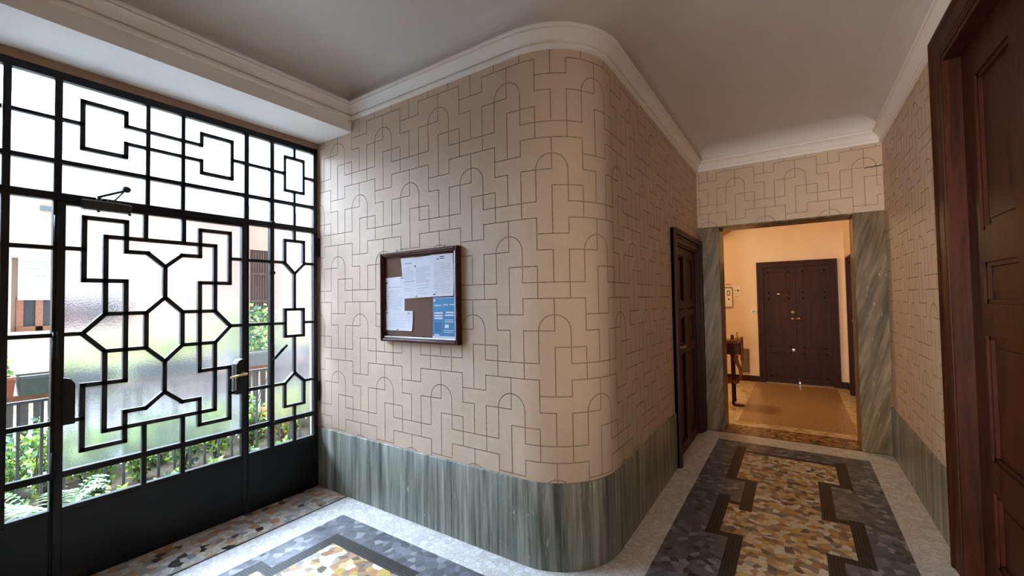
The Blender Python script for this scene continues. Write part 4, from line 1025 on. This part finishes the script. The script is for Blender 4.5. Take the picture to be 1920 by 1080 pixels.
# planter plants
shrub('potted_plant', (-2.0, -1.50, 1.06), (.05, .06, .10), 60, .05, ('leaf_bright', 'leaf_mid'), 'small yellow-green sprig standing up from the terracotta planter', 21, 'plant', 'plants in the planter boxes', 3, z0=.936)
shrub('potted_plant', (-2.0, -1.10, 1.02), (.05, .08, .07), 50, .05, ('leaf_bright', 'leaf_mid'), 'small sprig standing up from the dark planter beside it', 22, 'plant', 'plants in the planter boxes', 3, z0=.936)
shrub('potted_plant', (-2.0, -.35, 1.08), (.09, .28, .13), 220, .055, LG[0], 'leafy bush in the middle planter behind the frosted glass', 23, 'plant', 'plants in the planter boxes', 5, z0=.936)
shrub('potted_plant', (-2.0, 1.4, 1.08), (.09, .3, .13), 220, .055, LG[0], 'leafy bush in the planter at the right end', 24, 'plant', 'plants in the planter boxes', 5, z0=.936)
shrub('garden_bush', (-3.1, .95, 1.02), (.42, .62, .52), 900, .07, ('leaf_dark', 'leaf_mid', 'leaf_bright'), 'dark green bush beyond the pale grey planter', 31, 'bush', 'bushes beyond the fence', 8, z0=0)
shrub('garden_bush', (-3.2, -.45, .8), (.42, .6, .45), 700, .07, LG[0], 'yellow-green bush beyond the fence behind the frosted leaf', 32, 'bush', 'bushes beyond the fence', 8, z0=0)
shrub('garden_bush', (-3.1, 2.5, .95), (.42, .7, .5), 800, .07, LG[1], 'green bush beyond the fence at the far right', 33, 'bush', 'bushes beyond the fence', 8, z0=0)
def fern(c, R_, n, label, seed):
    r = random.Random(seed); e = empty('fern', c, label, 'fern'); mb = MB(); c = Vector(c)
    for i in range(n):
        a = 2*PI*i/n+r.random()*.4; L = R_*(.8+.4*r.random()); h = .16+.12*r.random(); dirv = Vector((math.cos(a), math.sin(a), 0)); side = Vector((-dirv.y, dirv.x, 0))
        pts = [c+dirv*(L*t)+Vector((0, 0, h*math.sin(PI*.62*t)*1.3)) for t in [k/14 for k in range(15)]]
        mb.tube(pts, .002, 4, 0)
        for k in range(1, 15):
            w = L*.3*math.sin(PI*(k/15)**.7)+.012
            for s in (-1, 1): leaf(mb, pts[k], side*s+dirv*.35, Vector((0, 0, 1)), w, .022, 0)
    mb.build('frond', M['leaf_fern'], e, fix=False)
fern((-.62, -1.44, .03), .28, 11, 'pale green fern low at the bottom left behind the glass', 41)

pt = empty('terracotta_pot', (-1.62, .26, .045), 'red terracotta pot half hidden by leaves in the clear glass column', 'pot')
mb = MB(); mb.lathe([(0, 0), (.085, 0), (.125, .26), (.14, .265), (.14, .31), (.12, .31), (.115, .27), (0, .265)], (-1.62, .26, .046), (0, 0, 1), 24); mb.build('body', M['terracotta'], pt)
# buildings
fb = empty('apartment_building', (-6.1, 0, 0), 'bright cream apartment building facing the gate across the courtyard', 'building')
mb = MB(); wy0, wy1, wz0, wz1 = -.967, .45, 1.16, 2.235
X = -6.0
mb.box((X-.3, -7, 0), (X, wy0, 3.75)); mb.box((X-.3, wy1, 0), (X, 1.35, 3.75)); mb.box((X-.3, wy0, 0), (X, wy1, wz0)); mb.box((X-.3, wy0, wz1), (X, wy1, 3.75)); mb.box((X-.30, wy0, wz0), (X-.17, wy1, wz1))
mb.build('wall', M['facade_cream'], fb)
wd = MB(); wd.box((X-.165, -.905, wz0), (X-.10, -.835, 1.66)); wd.box((X-.165, -.715, wz0), (X-.09, -.64, 1.66)); wd.box((X-.165, -.905, wz0), (X-.09, wy1-.05, wz0+.07)); wd.box((X-.165, -.50, wz0), (X-.09, -.43, 1.66)); wd.box((X-.165, -.25, wz0), (X-.09, -.18, 1.66))
wo_ = tag(wd.build('window', M['frame_red_wood'], fb), 'red-brown window frame under the shutter')
mb = MB(); mb.box((X-.168, wy0+.08, wz0), (X-.15, wy1-.1, 1.7)); tag(mb.build('pane', M['window_dark'], wo_), 'dark window glass')
mb = MB(); z = 1.62
while z < wz1-.02: mb.box((X-.085, wy0+.07, z), (X-.065, wy1-.02, min(z+.042, wz1))); mb.box((X-.08, wy0+.07, z+.042), (X-.072, wy1-.02, min(z+.052, wz1))); z += .052
tag(mb.build('roller_shutter', M['shutter_white'], fb), 'pale half lowered roller shutter')
mb = MB(); mb.box((X, wy0-.05, wz0-.05), (X+.06, wy1+.05, wz0)); mb.build('sill', M['facade_white'], fb)
mb = MB(); mb.box((X, -.70, 2.95), (X+.05, -.35, 3.02)); mb.build('vent_cover', M['grey_planter'], fb)
pb = empty('pink_building', (-4.9, 2.2, 0), 'pinkish plaster building wing with a tall dark shutter, at the right of the courtyard', 'building')
X = -4.9; a0, a1, b0, b1 = 1.72, 2.12, 1.17, 2.50
mb = MB(); mb.box((X-.4, .62, 0), (X, a0, 3.3)); mb.box((X-.4, a1, 0), (X, 2.86, 3.3)); mb.box((X-.4, a0, 0), (X, a1, b0)); mb.box((X-.4, a0, b1), (X, a1, 3.3)); mb.box((X-.4, a0, b0), (X-.2, a1, b1)); mb.build('wall', M['facade_pink'], pb)
mb = MB(); mb.box((X-.05, a0, b0), (X-.03, a1, b1)); y = a0+.01
while y < a1-.02: mb.box((X-.03, y, b0), (X-.012, y+.018, b1)); y += .045
mb.box((X-.012, a0, 1.55), (X-.002, a1, 1.58)); mb.box((X-.012, a0, 2.05), (X-.002, a1, 2.08)); tag(mb.build('slatted_shutter', M['dark_shutter'], pb), 'dark brown slatted shutter')
mb = MB(); mb.box((X-.4, 2.86, 0), (X+.05, 7, 3.3)); tag(mb.build('white_bay', M['facade_white'], pb), 'white rendered bay at its right end')
